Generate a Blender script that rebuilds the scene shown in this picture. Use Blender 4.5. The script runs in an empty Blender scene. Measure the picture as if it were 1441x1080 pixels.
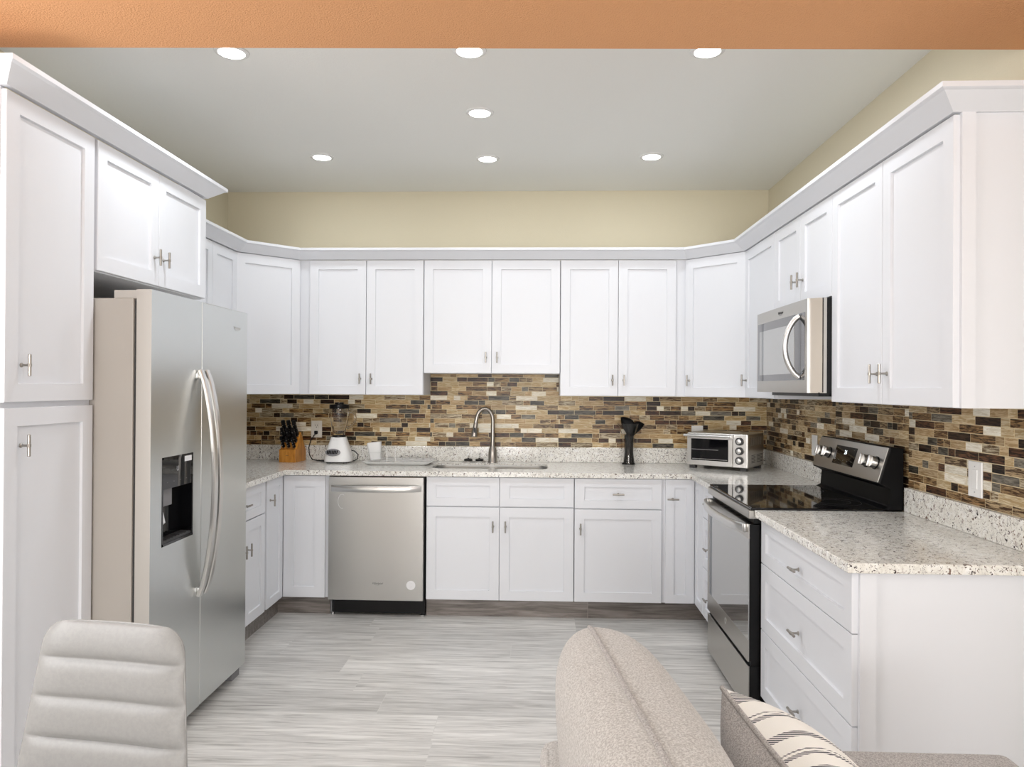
import bpy, bmesh, math, random
from mathutils import Vector, Matrix
S = 0.0254                       # everything below is laid out in inches, x right, y towards the back wall, z up
PI = math.pi
scn = bpy.context.scene
COL = scn.collection

# ------------------------------------------------------------------ camera
cam_d = bpy.data.cameras.new('camera'); cam = bpy.data.objects.new('camera', cam_d); COL.objects.link(cam)
cam_d.sensor_fit = 'HORIZONTAL'; cam_d.sensor_width = 36.0
cam_d.lens = 1029.56 / 1441 * 36.0
cam_d.clip_start = 0.02
R = Vector((0.999291, 0.037198, 0.005896)).normalized()
B_ = Vector((0.037226, -0.999295, -0.004775)).normalized()
U = B_.cross(R).normalized()
m = Matrix((R, U, B_)).transposed().to_4x4()
m.translation = Vector((27.1413, -200.4413, 55.9075)) * S
cam.matrix_world = m
scn.camera = cam

# ------------------------------------------------------------------ world, added fill lights, exposure
w = bpy.data.worlds.new('world'); scn.world = w; w.use_nodes = True
bg = w.node_tree.nodes['Background']; bg.inputs[0].default_value = (0.97, 0.985, 1.0, 1); bg.inputs[1].default_value = 1.0

def area(name, loc, size, target, power, color, shape='RECTANGLE'):
    l = bpy.data.lights.new(name, 'AREA'); l.shape = shape; l.size = size[0] * S
    if len(size) > 1: l.size_y = size[1] * S
    l.energy = power; l.color = color
    o = bpy.data.objects.new(name, l); COL.objects.link(o)
    o.location = Vector(loc) * S
    d = (Vector(target) - Vector(loc)).normalized()
    o.rotation_euler = d.to_track_quat('-Z', 'Y').to_euler()
    return o
REAR_FILL_POWER, SIDE_POWER, LIVING_POWER = 116.0, (40.0, 13.0), 10.0
LAMP_POWER = (6.4, 6.2, 6.4, 2.4, 2.2, .9, 2.2)        # near row, middle, row at the back wall
area('daylight', (-12, -478, 39), (52, 72), (-12, 0, 42), REAR_FILL_POWER, (1.0, 0.98, 0.965))  # unseen area lights added behind the camera as general fill
area('daylight', (56, -478, 39), (52, 72), (56, 0, 42), REAR_FILL_POWER, (1.0, 0.98, 0.965))
# unseen fill lights added at the two side walls to brighten the side runs
area('side_daylight', (-58.9, -146, 58), (40, 54), (60, -118, 42), SIDE_POWER[0], (.99, .985, 1.0))
area('side_daylight', (88.1, -180, 58), (40, 54), (-30, -140, 46), SIDE_POWER[1], (.99, .985, 1.0))
scn.view_settings.view_transform = 'Standard'; scn.view_settings.look = 'None'
scn.view_settings.exposure = 0.07; scn.view_settings.gamma = 1.0; scn.view_settings.use_curve_mapping = False

# ------------------------------------------------------------------ materials
MATS = {}
def mat(name, color, rough=0.5, metal=0.0, **k):
    mt = bpy.data.materials.new(name); mt.use_nodes = True
    b = mt.node_tree.nodes['Principled BSDF']
    b.inputs['Base Color'].default_value = (*color, 1); b.inputs['Roughness'].default_value = rough
    b.inputs['Metallic'].default_value = metal
    for kk, v in k.items(): b.inputs[kk.replace('_', ' ')].default_value = v
    MATS[name] = mt
    return mt
class NT:
    """small helper around a node tree"""
    def __init__(s, mt):
        s.t = mt.node_tree; s.b = s.t.nodes['Principled BSDF']
    def n(s, typ, ins=None, **props):
        nd = s.t.nodes.new(typ)
        for k, v in props.items(): setattr(nd, k, v)
        for k, v in (ins or {}).items():
            if hasattr(v, 'is_output') or isinstance(v, bpy.types.NodeSocket): s.t.links.new(v, nd.inputs[k])
            else: nd.inputs[k].default_value = v
        return nd
    def link(s, a, b): s.t.links.new(a, s.b.inputs[b])
    def math(s, op, a, b=0.0, c=0.0): return s.n('ShaderNodeMath', {0: a, 1: b, 2: c}, operation=op).outputs[0]
    def obj(s, scale=(1, 1, 1), loc=(0, 0, 0)):
        tc = s.n('ShaderNodeTexCoord')
        return s.n('ShaderNodeMapping', {0: tc.outputs['Object'], 'Scale': scale, 'Location': loc}).outputs[0]
    def noise(s, vec, scale, detail=3, rough=0.55, dist=0.0):
        return s.n('ShaderNodeTexNoise', {'Vector': vec, 'Scale': scale, 'Detail': detail, 'Roughness': rough, 'Distortion': dist})
    def ramp(s, fac, stops):
        r = s.n('ShaderNodeValToRGB', {0: fac}); e = r.color_ramp.elements
        while len(e) < len(stops): e.new(0.5)
        for el, (p, c) in zip(e, stops): el.position = p; el.color = (*c, 1) if len(c) == 3 else c
        return r.outputs[0]
    def mix(s, fac, a, b, blend='MIX'):
        nd = s.n('ShaderNodeMix', data_type='RGBA', blend_type=blend)
        for i, v in ((0, fac), (6, a), (7, b)):
            if isinstance(v, bpy.types.NodeSocket): s.t.links.new(v, nd.inputs[i])
            else: nd.inputs[i].default_value = v if i == 0 else (*v, 1)
        return nd.outputs[2]
    def bump(s, h, strength, dist=0.002):
        b = s.n('ShaderNodeBump', {'Height': h, 'Strength': strength, 'Distance': dist})
        s.link(b.outputs[0], 'Normal')

mat('white_paint', (0.79, 0.805, 0.84), 0.38)
t = NT(MATS['white_paint']); t.bump(t.noise(t.obj((1, 1, .15)), 260, 2).outputs[0], 0.05, 0.0006)
mat('shadow_gap', (0.25, 0.25, 0.26), 0.6)
mat('wall_paint', (0.76, 0.70, 0.535), 0.8)
t = NT(MATS['wall_paint']); t.bump(t.noise(t.obj(), 140, 4).outputs[0], 0.35, 0.003)
mat('ceiling_paint', (0.92, 0.92, 0.885), 0.85)
t = NT(MATS['ceiling_paint']); t.bump(t.noise(t.obj(), 120, 4).outputs[0], 0.3, 0.003)
mat('orange_paint', (0.80, 0.40, 0.185), 0.85)
t = NT(MATS['orange_paint'])
nz = t.noise(t.obj(), 190, 4, .6).outputs[0]; t.bump(nz, 0.9, 0.005)
mat('living_wall', (0.78, 0.72, 0.67), 0.8)

def steel(name, c, rough, axis):
    mat(name, c, rough, 1.0)
    t = NT(MATS[name]); sc = [420, 420, 420]; sc[axis] = 4
    nz = t.noise(t.obj(tuple(sc)), 1.0, 2).outputs[0]
    t.link(t.math('MULTIPLY_ADD', nz, 0.06, rough - 0.03), 'Roughness')
    t.bump(nz, 0.006, 0.0003)
steel('steel_h', (0.62, 0.61, 0.585), 0.30, 0)      # brushed along x
steel('steel_v', (0.66, 0.685, 0.685), 0.30, 2)      # brushed along z
steel('steel_d', (0.48, 0.475, 0.46), 0.30, 2)
steel('steel_y', (0.48, 0.465, 0.435), 0.30, 1)
mat('steel_bright', (0.70, 0.70, 0.69), 0.30, 1.0)
mat('nickel', (0.40, 0.38, 0.35), 0.30, 1.0)
mat('chrome', (0.85, 0.85, 0.85), 0.10, 1.0)
mat('fridge_side', (0.47, 0.44, 0.405), 0.45)
mat('fridge_trim', (0.52, 0.50, 0.47), 0.35)
mat('black_plastic', (0.006, 0.006, 0.0065), 0.3, Specular_IOR_Level=0.25)
mat('black_glass', (0.004, 0.004, 0.005), 0.04)
mat('oven_glass', (0.50, 0.505, 0.50), 0.03, 0.9)
mat('dark_mirror', (0.22, 0.22, 0.225), 0.04, 0.9)
mat('dark_grey', (0.05, 0.05, 0.052), 0.5)
mat('mid_grey', (0.22, 0.22, 0.23), 0.5)
mat('white_plastic', (0.86, 0.86, 0.85), 0.25)
mat('ivory_plastic', (0.78, 0.74, 0.66), 0.35)
mat('label_white', (0.85, 0.85, 0.86), 0.5)
mat('label_grey', (0.45, 0.45, 0.46), 0.5)
mat('clear_glass', (1, 1, 1), 0.02, Transmission_Weight=1.0, IOR=1.35)
mat('matte_black', (0.004, 0.004, 0.0045), 0.45, Specular_IOR_Level=0.12)
m_ = mat('lamp_lens', (1, 1, 1), 0.5)
m_.node_tree.nodes['Principled BSDF'].inputs['Emission Color'].default_value = (1, .99, .97, 1)
m_.node_tree.nodes['Principled BSDF'].inputs['Emission Strength'].default_value = 14.0
m_ = mat('display_digits', (1, 1, 1), 0.5)
m_.node_tree.nodes['Principled BSDF'].inputs['Emission Color'].default_value = (.85, .95, 1, 1)
m_.node_tree.nodes['Principled BSDF'].inputs['Emission Strength'].default_value = 1.6

# granite
mat('granite', (.7, .66, .56), 0.12)
t = NT(MATS['granite']); o = t.obj()
n1 = t.noise(o, 38, 5, .65, .6).outputs[0]
base = t.ramp(n1, [(.28, (.58, .57, .55)), (.40, (.78, .76, .70)), (.52, (.86, .845, .79)), (.66, (.93, .925, .90))])
n2 = t.noise(o, 88, 3, .6, 1.2).outputs[0]
f2 = t.ramp(n2, [(.58, (0, 0, 0)), (.62, (1, 1, 1))])
n2b = t.noise(o, 30, 2).outputs[0]
dk = t.ramp(n2b, [(.40, (.035, .025, .03)), (.6, (.20, .13, .10))])
c = t.mix(f2, base, dk)
n3 = t.noise(o, 210, 2, .6).outputs[0]
f3 = t.ramp(n3, [(.655, (0, 0, 0)), (.69, (1, 1, 1))])
c = t.mix(f3, c, (.10, .08, .08))
n4 = t.noise(o, 70, 3, .6, .5).outputs[0]
f4 = t.ramp(n4, [(.60, (0, 0, 0)), (.68, (.55, .55, .55))])
c = t.mix(f4, c, (.40, .34, .32))
t.link(c, 'Base Color')

# mosaic tile: two colours per tile in attributes, blended by streaks that run along the tile
mat('mosaic', (.5, .4, .3), 0.28, Specular_IOR_Level=0.22)
t = NT(MATS['mosaic'])
ca = t.n('ShaderNodeAttribute', attribute_name='tint_a').outputs['Color']
cb = t.n('ShaderNodeAttribute', attribute_name='tint_b').outputs['Color']
sh = t.n('ShaderNodeAttribute', attribute_name='shift').outputs['Vector']
tc = t.n('ShaderNodeTexCoord').outputs['Object']
mp = t.n('ShaderNodeMapping', {0: tc, 'Scale': (16, 16, 170)}).outputs[0]
vv = t.n('ShaderNodeVectorMath', {0: mp, 1: sh}, operation='ADD').outputs[0]
st = t.noise(vv, 1.0, 4, .65, .8).outputs[0]
fac = t.ramp(st, [(.42, (0, 0, 0)), (.56, (1, 1, 1))])
t.link(t.mix(fac, ca, cb), 'Base Color')

# wood-look floor planks running along x
def wood(name, dark, mid, light, pitch, off, length, seam):
    mat(name, mid, 0.36)
    t = NT(MATS[name]); tc = t.n('ShaderNodeTexCoord').outputs['Object']
    sp = t.n('ShaderNodeSeparateXYZ', {0: tc})
    x, y, z = sp.outputs
    ry = t.math('DIVIDE', t.math('ADD', y, off), pitch); row = t.math('FLOOR', ry)
    wn = t.n('ShaderNodeTexWhiteNoise', {'W': row}, noise_dimensions='1D').outputs[0]
    rx = t.math('ADD', t.math('DIVIDE', x, length), t.math('MULTIPLY', wn, 7.3)); colm = t.math('FLOOR', rx)
    idn = t.n('ShaderNodeTexWhiteNoise', {'Vector': t.n('ShaderNodeCombineXYZ', {0: row, 1: colm}).outputs[0]}, noise_dimensions='2D')
    shift = t.n('ShaderNodeVectorMath', {0: idn.outputs['Color'], 1: (40, 40, 40)}, operation='MULTIPLY').outputs[0]
    mp = t.n('ShaderNodeMapping', {0: tc, 'Scale': (3.2, 46, 46)}).outputs[0]
    vv = t.n('ShaderNodeVectorMath', {0: mp, 1: shift}, operation='ADD').outputs[0]
    g = t.noise(vv, 1.0, 6, .62, .5).outputs[0]
    mp2 = t.n('ShaderNodeMapping', {0: tc, 'Scale': (7, 240, 240)}).outputs[0]
    g2 = t.noise(t.n('ShaderNodeVectorMath', {0: mp2, 1: shift}, operation='ADD').outputs[0], 1.0, 3, .6).outputs[0]
    gg = t.math('ADD', t.math('MULTIPLY', g, .72), t.math('MULTIPLY', g2, .28))
    c = t.ramp(gg, [(.33, dark), (.47, mid), (.62, light)])
    v = t.math('MULTIPLY_ADD', idn.outputs[0], .26, .86)
    c = t.mix(1.0, c, t.n('ShaderNodeCombineColor', {0: v, 1: v, 2: v}).outputs[0], 'MULTIPLY')
    fy = t.math('SUBTRACT', ry, row); fx = t.math('SUBTRACT', rx, colm)
    ey = t.math('MULTIPLY', t.math('MINIMUM', fy, t.math('SUBTRACT', 1.0, fy)), pitch)
    ex = t.math('MULTIPLY', t.math('MINIMUM', fx, t.math('SUBTRACT', 1.0, fx)), length)
    gr = t.math('LESS_THAN', t.math('MINIMUM', ex, ey), 0.0011)
    t.link(t.mix(gr, c, seam), 'Base Color')
wood('floor_plank', (.34, .328, .31), (.57, .557, .532), (.76, .745, .718), 8.9 * S, 31.9 * S, 48 * S, (.62, .61, .58))
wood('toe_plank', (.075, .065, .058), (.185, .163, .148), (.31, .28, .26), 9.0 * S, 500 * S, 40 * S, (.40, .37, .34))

def fabric(name, c1, c2, scale, rough=0.95, bump=.5):
    mat(name, c1, rough)
    t = NT(MATS[name]); o = t.obj()
    nz = t.noise(o, scale, 3, .7).outputs[0]
    t.link(t.ramp(nz, [(.38, c1), (.62, c2)]), 'Base Color')
    t.bump(nz, bump, .0025)
    t.b.inputs['Sheen Weight'].default_value = .15
fabric('tweed', (.375, .352, .33), (.63, .605, .578), 300)
fabric('grey_weave', (.27, .25, .238), (.54, .51, .49), 330)
fabric('leatherette', (.275, .275, .272), (.30, .298, .294), 90, .42, .05)
mat('striped_cotton', (.84, .80, .72), .9)
t = NT(MATS['striped_cotton']); tc = t.n('ShaderNodeTexCoord').outputs['Object']
x, y, z = t.n('ShaderNodeSeparateXYZ', {0: tc}).outputs
u = t.math('DIVIDE', y, S)                              # inches along the top edge
# groups of stripes: (centre, half width)
msk = None
for cc, hw in ((7.1, .85), (4.25, .09), (3.65, .24), (.7, .42), (-1.4, .09), (-1.95, .22), (-4.0, .42), (-6.2, .09), (-6.8, .24)):
    k = t.math('LESS_THAN', t.math('ABSOLUTE', t.math('SUBTRACT', u, cc)), hw)
    msk = k if msk is None else t.math('MAXIMUM', msk, k)
hat = t.math('GREATER_THAN', t.math('SINE', t.math('ADD', t.math('MULTIPLY', z, 1700), t.math('MULTIPLY', y, 900))), -.25)
t.link(t.mix(t.math('MULTIPLY', msk, hat), (.90, .875, .825), (.075, .07, .085)), 'Base Color')
t.bump(t.noise(t.obj(), 500, 2).outputs[0], .4, .002)
# honey wood of the knife block
mat('honey_wood', (.55, .22, .03), .35)
t = NT(MATS['honey_wood']); g = t.noise(t.obj((60, 60, 9)), 1, 4, .6, .6).outputs[0]
t.link(t.ramp(g, [(.3, (.42, .15, .015)), (.55, (.60, .25, .035)), (.75, (.68, .32, .06))]), 'Base Color')
mat('vase_black', (.006, .006, .006), .35, Specular_IOR_Level=0.25)
t = NT(MATS['vase_black']); wv = t.n('ShaderNodeTexVoronoi', {'Vector': t.obj((1, 1, .8)), 'Scale': 130}).outputs[0]
t.bump(wv, .9, .004)

# ------------------------------------------------------------------ geometry helpers
class G:
    """collects shapes, in inches; obj() links them as ONE mesh object"""
    def __init__(s, M=None):
        s.bm = bmesh.new(); s.M = M or Matrix(); s.mi = 0
    def _v(s, p): return s.bm.verts.new(s.M @ Vector(p))
    def _f(s, vs):
        try: f = s.bm.faces.new(vs)
        except ValueError: return None
        f.material_index = s.mi; return f
    def hexa(s, p, bev=0, seg=2):
        v = [s._v(q) for q in p]
        fs = [s._f([v[i] for i in q]) for q in ((0, 3, 2, 1), (4, 5, 6, 7), (0, 1, 5, 4), (1, 2, 6, 5), (2, 3, 7, 6), (3, 0, 4, 7))]
        if bev:
            es = {e for f in fs for e in f.edges}
            r = bmesh.ops.bevel(s.bm, geom=list(es), offset=bev, segments=seg, profile=.5, affect='EDGES', clamp_overlap=True)
            for f in r['faces']: f.material_index = s.mi
        return s
    def box(s, x0, x1, y0, y1, z0, z1, bev=0, seg=2):
        return s.hexa([(x0, y0, z0), (x1, y0, z0), (x1, y1, z0), (x0, y1, z0), (x0, y0, z1), (x1, y0, z1), (x1, y1, z1), (x0, y1, z1)], bev, seg)
    def loft(s, rings, cap=True, closed=True):
        R_ = [[s._v(p) for p in r] for r in rings]; n = len(R_[0])
        for a, b in zip(R_, R_[1:]):
            for i in range(n if closed else n - 1):
                s._f([a[i], a[(i + 1) % n], b[(i + 1) % n], b[i]])
        if cap: s._f(list(reversed(R_[0]))); s._f(R_[-1])
        return s
    def prism(s, poly, axis, a0, a1, bev=0):
        """poly in the two other axes, extruded along axis"""
        def P(q, a):
            return {'x': (a, q[0], q[1]), 'y': (q[0], a, q[1]), 'z': (q[0], q[1], a)}[axis]
        nf = len(s.bm.faces)
        s.loft([[P(q, a0) for q in poly], [P(q, a1) for q in poly]])
        if bev:
            s.bm.faces.ensure_lookup_table()
            es = {e for f in s.bm.faces[nf:] for e in f.edges}
            r = bmesh.ops.bevel(s.bm, geom=list(es), offset=bev, segments=2, profile=.5, affect='EDGES', clamp_overlap=True)
            for f in r['faces']: f.material_index = s.mi
        return s
    def frame(s, p0, p1):
        d = (Vector(p1) - Vector(p0)).normalized()
        a = d.orthogonal().normalized(); return d, a, d.cross(a)
    def cyl(s, p0, p1, r0, r1=None, seg=16):
        r1 = r0 if r1 is None else r1
        d, a, b = s.frame(p0, p1)
        def ring(p, r): return [Vector(p) + a * (r * math.cos(2 * PI * i / seg)) + b * (r * math.sin(2 * PI * i / seg)) for i in range(seg)]
        return s.loft([ring(p0, r0), ring(p1, r1)])
    def lathe(s, c, prof, seg=24, cap=True, axis=(0, 0, 1)):
        """prof: (radius, height) along axis from c"""
        d = Vector(axis).normalized(); a = d.orthogonal().normalized(); b = d.cross(a)
        return s.loft([[Vector(c) + d * h + a * (r * math.cos(2 * PI * i / seg)) + b * (r * math.sin(2 * PI * i / seg)) for i in range(seg)] for r, h in prof], cap)
    def tube(s, path, r, seg=10, closed=False):
        P = [Vector(p) for p in path]; n = len(P); rs = r if isinstance(r, (list, tuple)) else [r] * n
        rings = []; up = None
        for i, p in enumerate(P):
            if closed: d = (P[(i + 1) % n] - P[i - 1]).normalized()
            else: d = (P[min(i + 1, n - 1)] - P[max(i - 1, 0)]).normalized()
            a = d.orthogonal() if up is None else up - d * up.dot(d)
            a.normalize(); up = a; b = d.cross(a)
            rings.append([p + a * (rs[i] * math.cos(2 * PI * k / seg)) + b * (rs[i] * math.sin(2 * PI * k / seg)) for k in range(seg)])
        if closed: rings.append(rings[0])
        return s.loft(rings, cap=not closed)
    def strip(s, path, w, t, side):
        """flat bar of width w (along side) and thickness t swept along path"""
        P = [Vector(p) for p in path]; n = len(P); sd = Vector(side).normalized(); rings = []
        for i, p in enumerate(P):
            d = (P[min(i + 1, n - 1)] - P[max(i - 1, 0)]).normalized(); nn = sd.cross(d).normalized()
            rings.append([p + sd * (w / 2) * a + nn * (t / 2) * b for a, b in ((-1, -.6), (-.8, -1), (.8, -1), (1, -.6), (1, .6), (.8, 1), (-.8, 1), (-1, .6))])
        return s.loft(rings)
    def obj(s, name, mats, parent=None, smooth=30, weld=False):
        bm = s.bm
        if weld: bmesh.ops.remove_doubles(bm, verts=bm.verts, dist=1e-4)
        bmesh.ops.recalc_face_normals(bm, faces=bm.faces)
        for v in bm.verts: v.co *= S
        me = bpy.data.meshes.new(name); bm.to_mesh(me); bm.free()
        for q in ([mats] if isinstance(mats, str) else mats): me.materials.append(MATS[q])
        if smooth:
            me.polygons.foreach_set('use_smooth', [True] * len(me.polygons))
            me.set_sharp_from_angle(angle=math.radians(smooth))
        o = bpy.data.objects.new(name, me); COL.objects.link(o)
        if parent: o.parent = parent
        return o
def tag(o, label, cat, group=None):
    o['label'] = label; o['category'] = cat
    if group: o['group'] = group
    return o
def thing(name, label, cat, loc=(0, 0, 0), rz=0.0, group=None):
    o = bpy.data.objects.new(name, None); COL.objects.link(o); o.empty_display_size = .05
    o.location = Vector(loc) * S; o.rotation_euler = (0, 0, math.radians(rz))
    return tag(o, label, cat, group)
def struct(o): o['kind'] = 'structure'; return o
def text(s_, size, M, name, mt, parent, shear=0.0, extrude=0.01, bold=0.0):
    cu = bpy.data.curves.new(name, 'FONT'); cu.body = s_; cu.size = size; cu.align_x = 'CENTER'; cu.align_y = 'CENTER'
    cu.shear = shear; cu.extrude = extrude; cu.offset = bold; cu.resolution_u = 3
    tmp = bpy.data.objects.new('tmp', cu); COL.objects.link(tmp)
    bpy.context.view_layer.update()
    me = bpy.data.meshes.new_from_object(tmp.evaluated_get(bpy.context.evaluated_depsgraph_get()))
    bpy.data.objects.remove(tmp); bpy.data.curves.remove(cu)
    g = G(); g.bm.from_mesh(me); bpy.data.meshes.remove(me)
    for v in g.bm.verts: v.co = M @ v.co
    return g.obj(name, mt, parent, smooth=0)
FRONT = Matrix(((1, 0, 0, 0), (0, 0, -1, 0), (0, 1, 0, 0), (0, 0, 0, 1)))   # text standing up, read from the front (-y)
def dup(root, loc, rz=None, label=None):
    r = root.copy(); COL.objects.link(r); r.location = Vector(loc) * S
    if rz is not None: r.rotation_euler = (0, 0, math.radians(rz))
    if label: r['label'] = label
    for ch in list(root.children):
        c_ = ch.copy(); COL.objects.link(c_); c_.parent = r
        for gch in ch.children:
            d_ = gch.copy(); COL.objects.link(d_); d_.parent = c_
    return r

# ------------------------------------------------------------------ setting
XL, XR, ZC, YR = -59.77, 88.94, 109.7, -480.0
ZS, SOF_L, SOF_R = 99.4, -109.2, -104.85
g = G(); g.box(XL - 4, XR + 4, YR, 4, -3, 0); struct(g.obj('floor', 'floor_plank', smooth=0))
g = G(); g.box(XL - 4, XR + 4, 0, 4, 0, ZC + 4); struct(g.obj('wall_back', 'wall_paint', smooth=0))
g = G(); g.box(XL - 4, XL, -120, 0, 0, ZC + 4); struct(g.obj('wall_left', 'wall_paint', smooth=0))
g = G(); g.box(XL - 4, XL, YR, -120, 0, ZC + 4); struct(g.obj('wall_living_left', 'living_wall', smooth=0))
g = G(); g.box(XR, XR + 4, YR, -116.5, 0, ZC + 4); struct(g.obj('wall_living_right', 'living_wall', smooth=0))
g = G(); g.box(XR, XR + 4, -120, 0, 0, ZC + 4); struct(g.obj('wall_right', 'wall_paint', smooth=0))
g = G(); g.prism([(XL, SOF_L), (XR, SOF_R), (XR, 0), (XL, 0)], 'z', ZC, ZC + 4); struct(g.obj('ceiling', 'ceiling_paint', smooth=0))
g = G(); g.prism([(XL, -138), (XR, -138), (XR, SOF_R), (XL, SOF_L)], 'z', ZS, ZC + 4); struct(g.obj('trim_1', 'orange_paint', smooth=0))   # the orange lowered beam between kitchen and living side
g = G(); g.box(XL, XR, YR, -138, ZC, ZC + 4); struct(g.obj('trim_2', 'ceiling_paint', smooth=0))   # ceiling of the living side
# rear wall of the living side with two openings added for the fill lights (behind the camera)
g = G()
for x0, x1, z0, z1 in ((XL, -38, 0, ZC), (14, 30, 0, ZC), (82, XR, 0, ZC), (-38, 14, 0, 3), (30, 82, 0, 3), (-38, 14, 77, ZC), (30, 82, 77, ZC)):
    g.box(x0, x1, YR - 4, YR, z0, z1)
struct(g.obj('wall_rear', 'living_wall', smooth=0))

# white frames added around the four unseen fill lights (two rear, two side)
def fill_frame(n, box_, axis):
    (a0, a1, z0, z1), c = box_
    g = G()
    for p, q, r_, s_ in ((a0 - 2.5, a0, z0 - 2.5, z1 + 2.5), (a1, a1 + 2.5, z0 - 2.5, z1 + 2.5), (a0, a1, z0 - 2.5, z0), (a0, a1, z1, z1 + 2.5)):
        if axis == 'y': g.box(p, q, c, c + .9, r_, s_)
        else: g.box(min(c, c + axis), max(c, c + axis), p, q, r_, s_)
    struct(g.obj('window_%d' % n, 'white_paint', smooth=0))
fill_frame(1, ((-38, 14, 3, 77), YR), 'y'); fill_frame(2, ((30, 82, 3, 77), YR), 'y')
fill_frame(3, ((-166.5, -125.5, 30.5, 85.5), XL), .8); fill_frame(4, ((-200.5, -159.5, 30.5, 85.5), XR), -.8)

# ------------------------------------------------------------------ recessed ceiling lights
LIGHTS = [(-22.7, -84.6, 'left of the three ceiling lights at the orange ceiling edge'),
          (15.7, -84.2, 'middle ceiling light of the three at the orange ceiling edge'),
          (53.6, -83.2, 'right of the three ceiling lights at the orange ceiling edge'),
          (15.2, -57.8, 'single round ceiling light in the middle of the kitchen ceiling'),
          (-24.1, -30.9, 'round ceiling light above the left back wall cabinets'),
          (14.7, -28.9, 'round ceiling light nearest the back wall, above the sink'),
          (52.9, -29.8, 'round ceiling light above the right back wall cabinets')]
g0 = None
for i, (x, y, lb) in enumerate(LIGHTS):
    if g0 is None:
        g0 = thing('recessed_light', 'white recessed ' + lb, 'ceiling light', (x, y, ZC), 0, 'recessed ceiling lights')
        g = G(); g.lathe((0, 0, 0), [(2.05, 0), (2.75, 0), (2.7, -.18), (2.1, -.32), (2.0, -.1)], 32, cap=False); g.obj('trim_ring', 'white_plastic', g0)
        g = G(); g.lathe((0, 0, 0), [(2.1, -.02), (2.05, -.16), (1.0, -.22)], 32); g.obj('lens', 'lamp_lens', g0)
        l = bpy.data.lights.new('lamp', 'AREA'); l.shape = 'DISK'; l.size = 4.6 * S; l.energy = LAMP_POWER[0]; l.color = (.90, .95, 1.0)
        lo = bpy.data.objects.new('lamp', l); COL.objects.link(lo); lo.parent = g0; lo.location = (0, 0, -.42 * S)
    else:
        r_ = dup(g0, (x, y, ZC), label='white recessed ' + lb)
        for q in r_.children:
            if q.type == 'LIGHT': q.data = q.data.copy(); q.data.energy = LAMP_POWER[i]
# unseen warm fill lights added on the living side, behind and above the camera
for x in (-20, 50):
    area('living_lamp', (x, -300, ZC - .5), (14, 14), (x, -300, 0), LIVING_POWER, (1.0, .97, .93))

# ------------------------------------------------------------------ cabinets
def shaker(parent, name, x0, x1, z0, z1, yf, M=None, rail=2.3, rec=.38, th=.75):
    g = G(M); b = .06; rs = rail; rz = min(rail, (z1 - z0) * .28)
    def ring(ix, iz, y): return [g._v(p) for p in ((x0 + ix, y, z0 + iz), (x1 - ix, y, z0 + iz), (x1 - ix, y, z1 - iz), (x0 + ix, y, z1 - iz))]
    R_ = [ring(0, 0, yf + th), ring(0, 0, yf + b), ring(b, b, yf), ring(rs, rz, yf), ring(rs + .05, rz + .05, yf + rec)]
    for a, c_ in zip(R_, R_[1:]):
        for i in range(4): g._f([a[i], a[(i + 1) % 4], c_[(i + 1) % 4], c_[i]])
    g._f(R_[-1]); g._f(list(reversed(R_[0])))
    return g.obj(name, 'white_paint', parent, smooth=0)
def pull(parent, x, z, yf, horiz=False, M=None, L=2.75):
    g = G(M); dx, dz = (1, 0) if horiz else (0, 1)
    g.lathe((x, yf, z), [(.30, 0), (.30, .10), (.17, .2), (.14, .8), (.2, 1.0)], 12, axis=(0, -1, 0))
    h = L / 2; d = (dx, 0, dz)
    g.lathe((x - dx * h, yf - 1.1, z - dz * h), [(.16, 0), (.20, .05), (.20, h - .2), (.25, h - .18), (.25, h + .18), (.20, h + .2), (.20, L - .05), (.16, L)], 12, axis=d)
    return g.obj('handle', 'nickel', parent)
GAP = .07
def cabinet(label, cat, loc, rz, W, D, z0, z1, doors=(), drawers=(), toe=False, name='wall_cabinet', group=None, extra=None, hollow=False):
    """viewer frame: x to the right along the wall, y=0 at the wall, front at -D. doors: (x0,x1,z0,z1,hx,hz,horizontal)"""
    t_ = thing(name, label, cat, loc, rz, group)
    g = G()
    if hollow:
        F = -(D - .75)
        for q in ((0, .75, F, -.05, z0, z1), (W - .75, W, F, -.05, z0, z1), (.75, W - .75, F, -.05, z0, z0 + .75), (.75, W - .75, -.8, -.05, z0 + .75, z1), (.75, W - .75, F, F + .75, z0 + .75, z0 + 2), (.75, W - .75, F, F + .75, 25.8, z1), (W / 2 - 1, W / 2 + 1, F, F + .75, z0 + 2, 25.8)): g.box(*q)
        g.box(.2, W - .2, -(D - 3.2), -.05, 0, z0)
    elif toe:
        g.box(0, W, -(D - .75), -.05, z0, z1); g.box(0.2, W - .2, -(D - 3.2), -.05, 0, z0)
    else: g.box(0, W, -(D - .75), -.05, z0, z1)
    if extra: extra(g)
    g.obj('body', 'white_paint', t_, smooth=0)
    for nm, lst in (('door', doors), ('drawer', drawers)):
        for (a, b, c_, d_, hx, hz, ho) in lst:
            dr = shaker(t_, nm, a + GAP, b - GAP, c_ + GAP, d_ - GAP, -D)
            if hx is not None: pull(dr, hx, hz, -D, ho)
    return t_
ZUB, ZUT = 53.7, 88.5
GU = 'white shaker wall cabinets'
GB = 'white shaker base cabinets'
YU, YB = 12.9, 24.35
ZB0, ZCT, ZCB = 4.4, 35.5, 34.3
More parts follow.
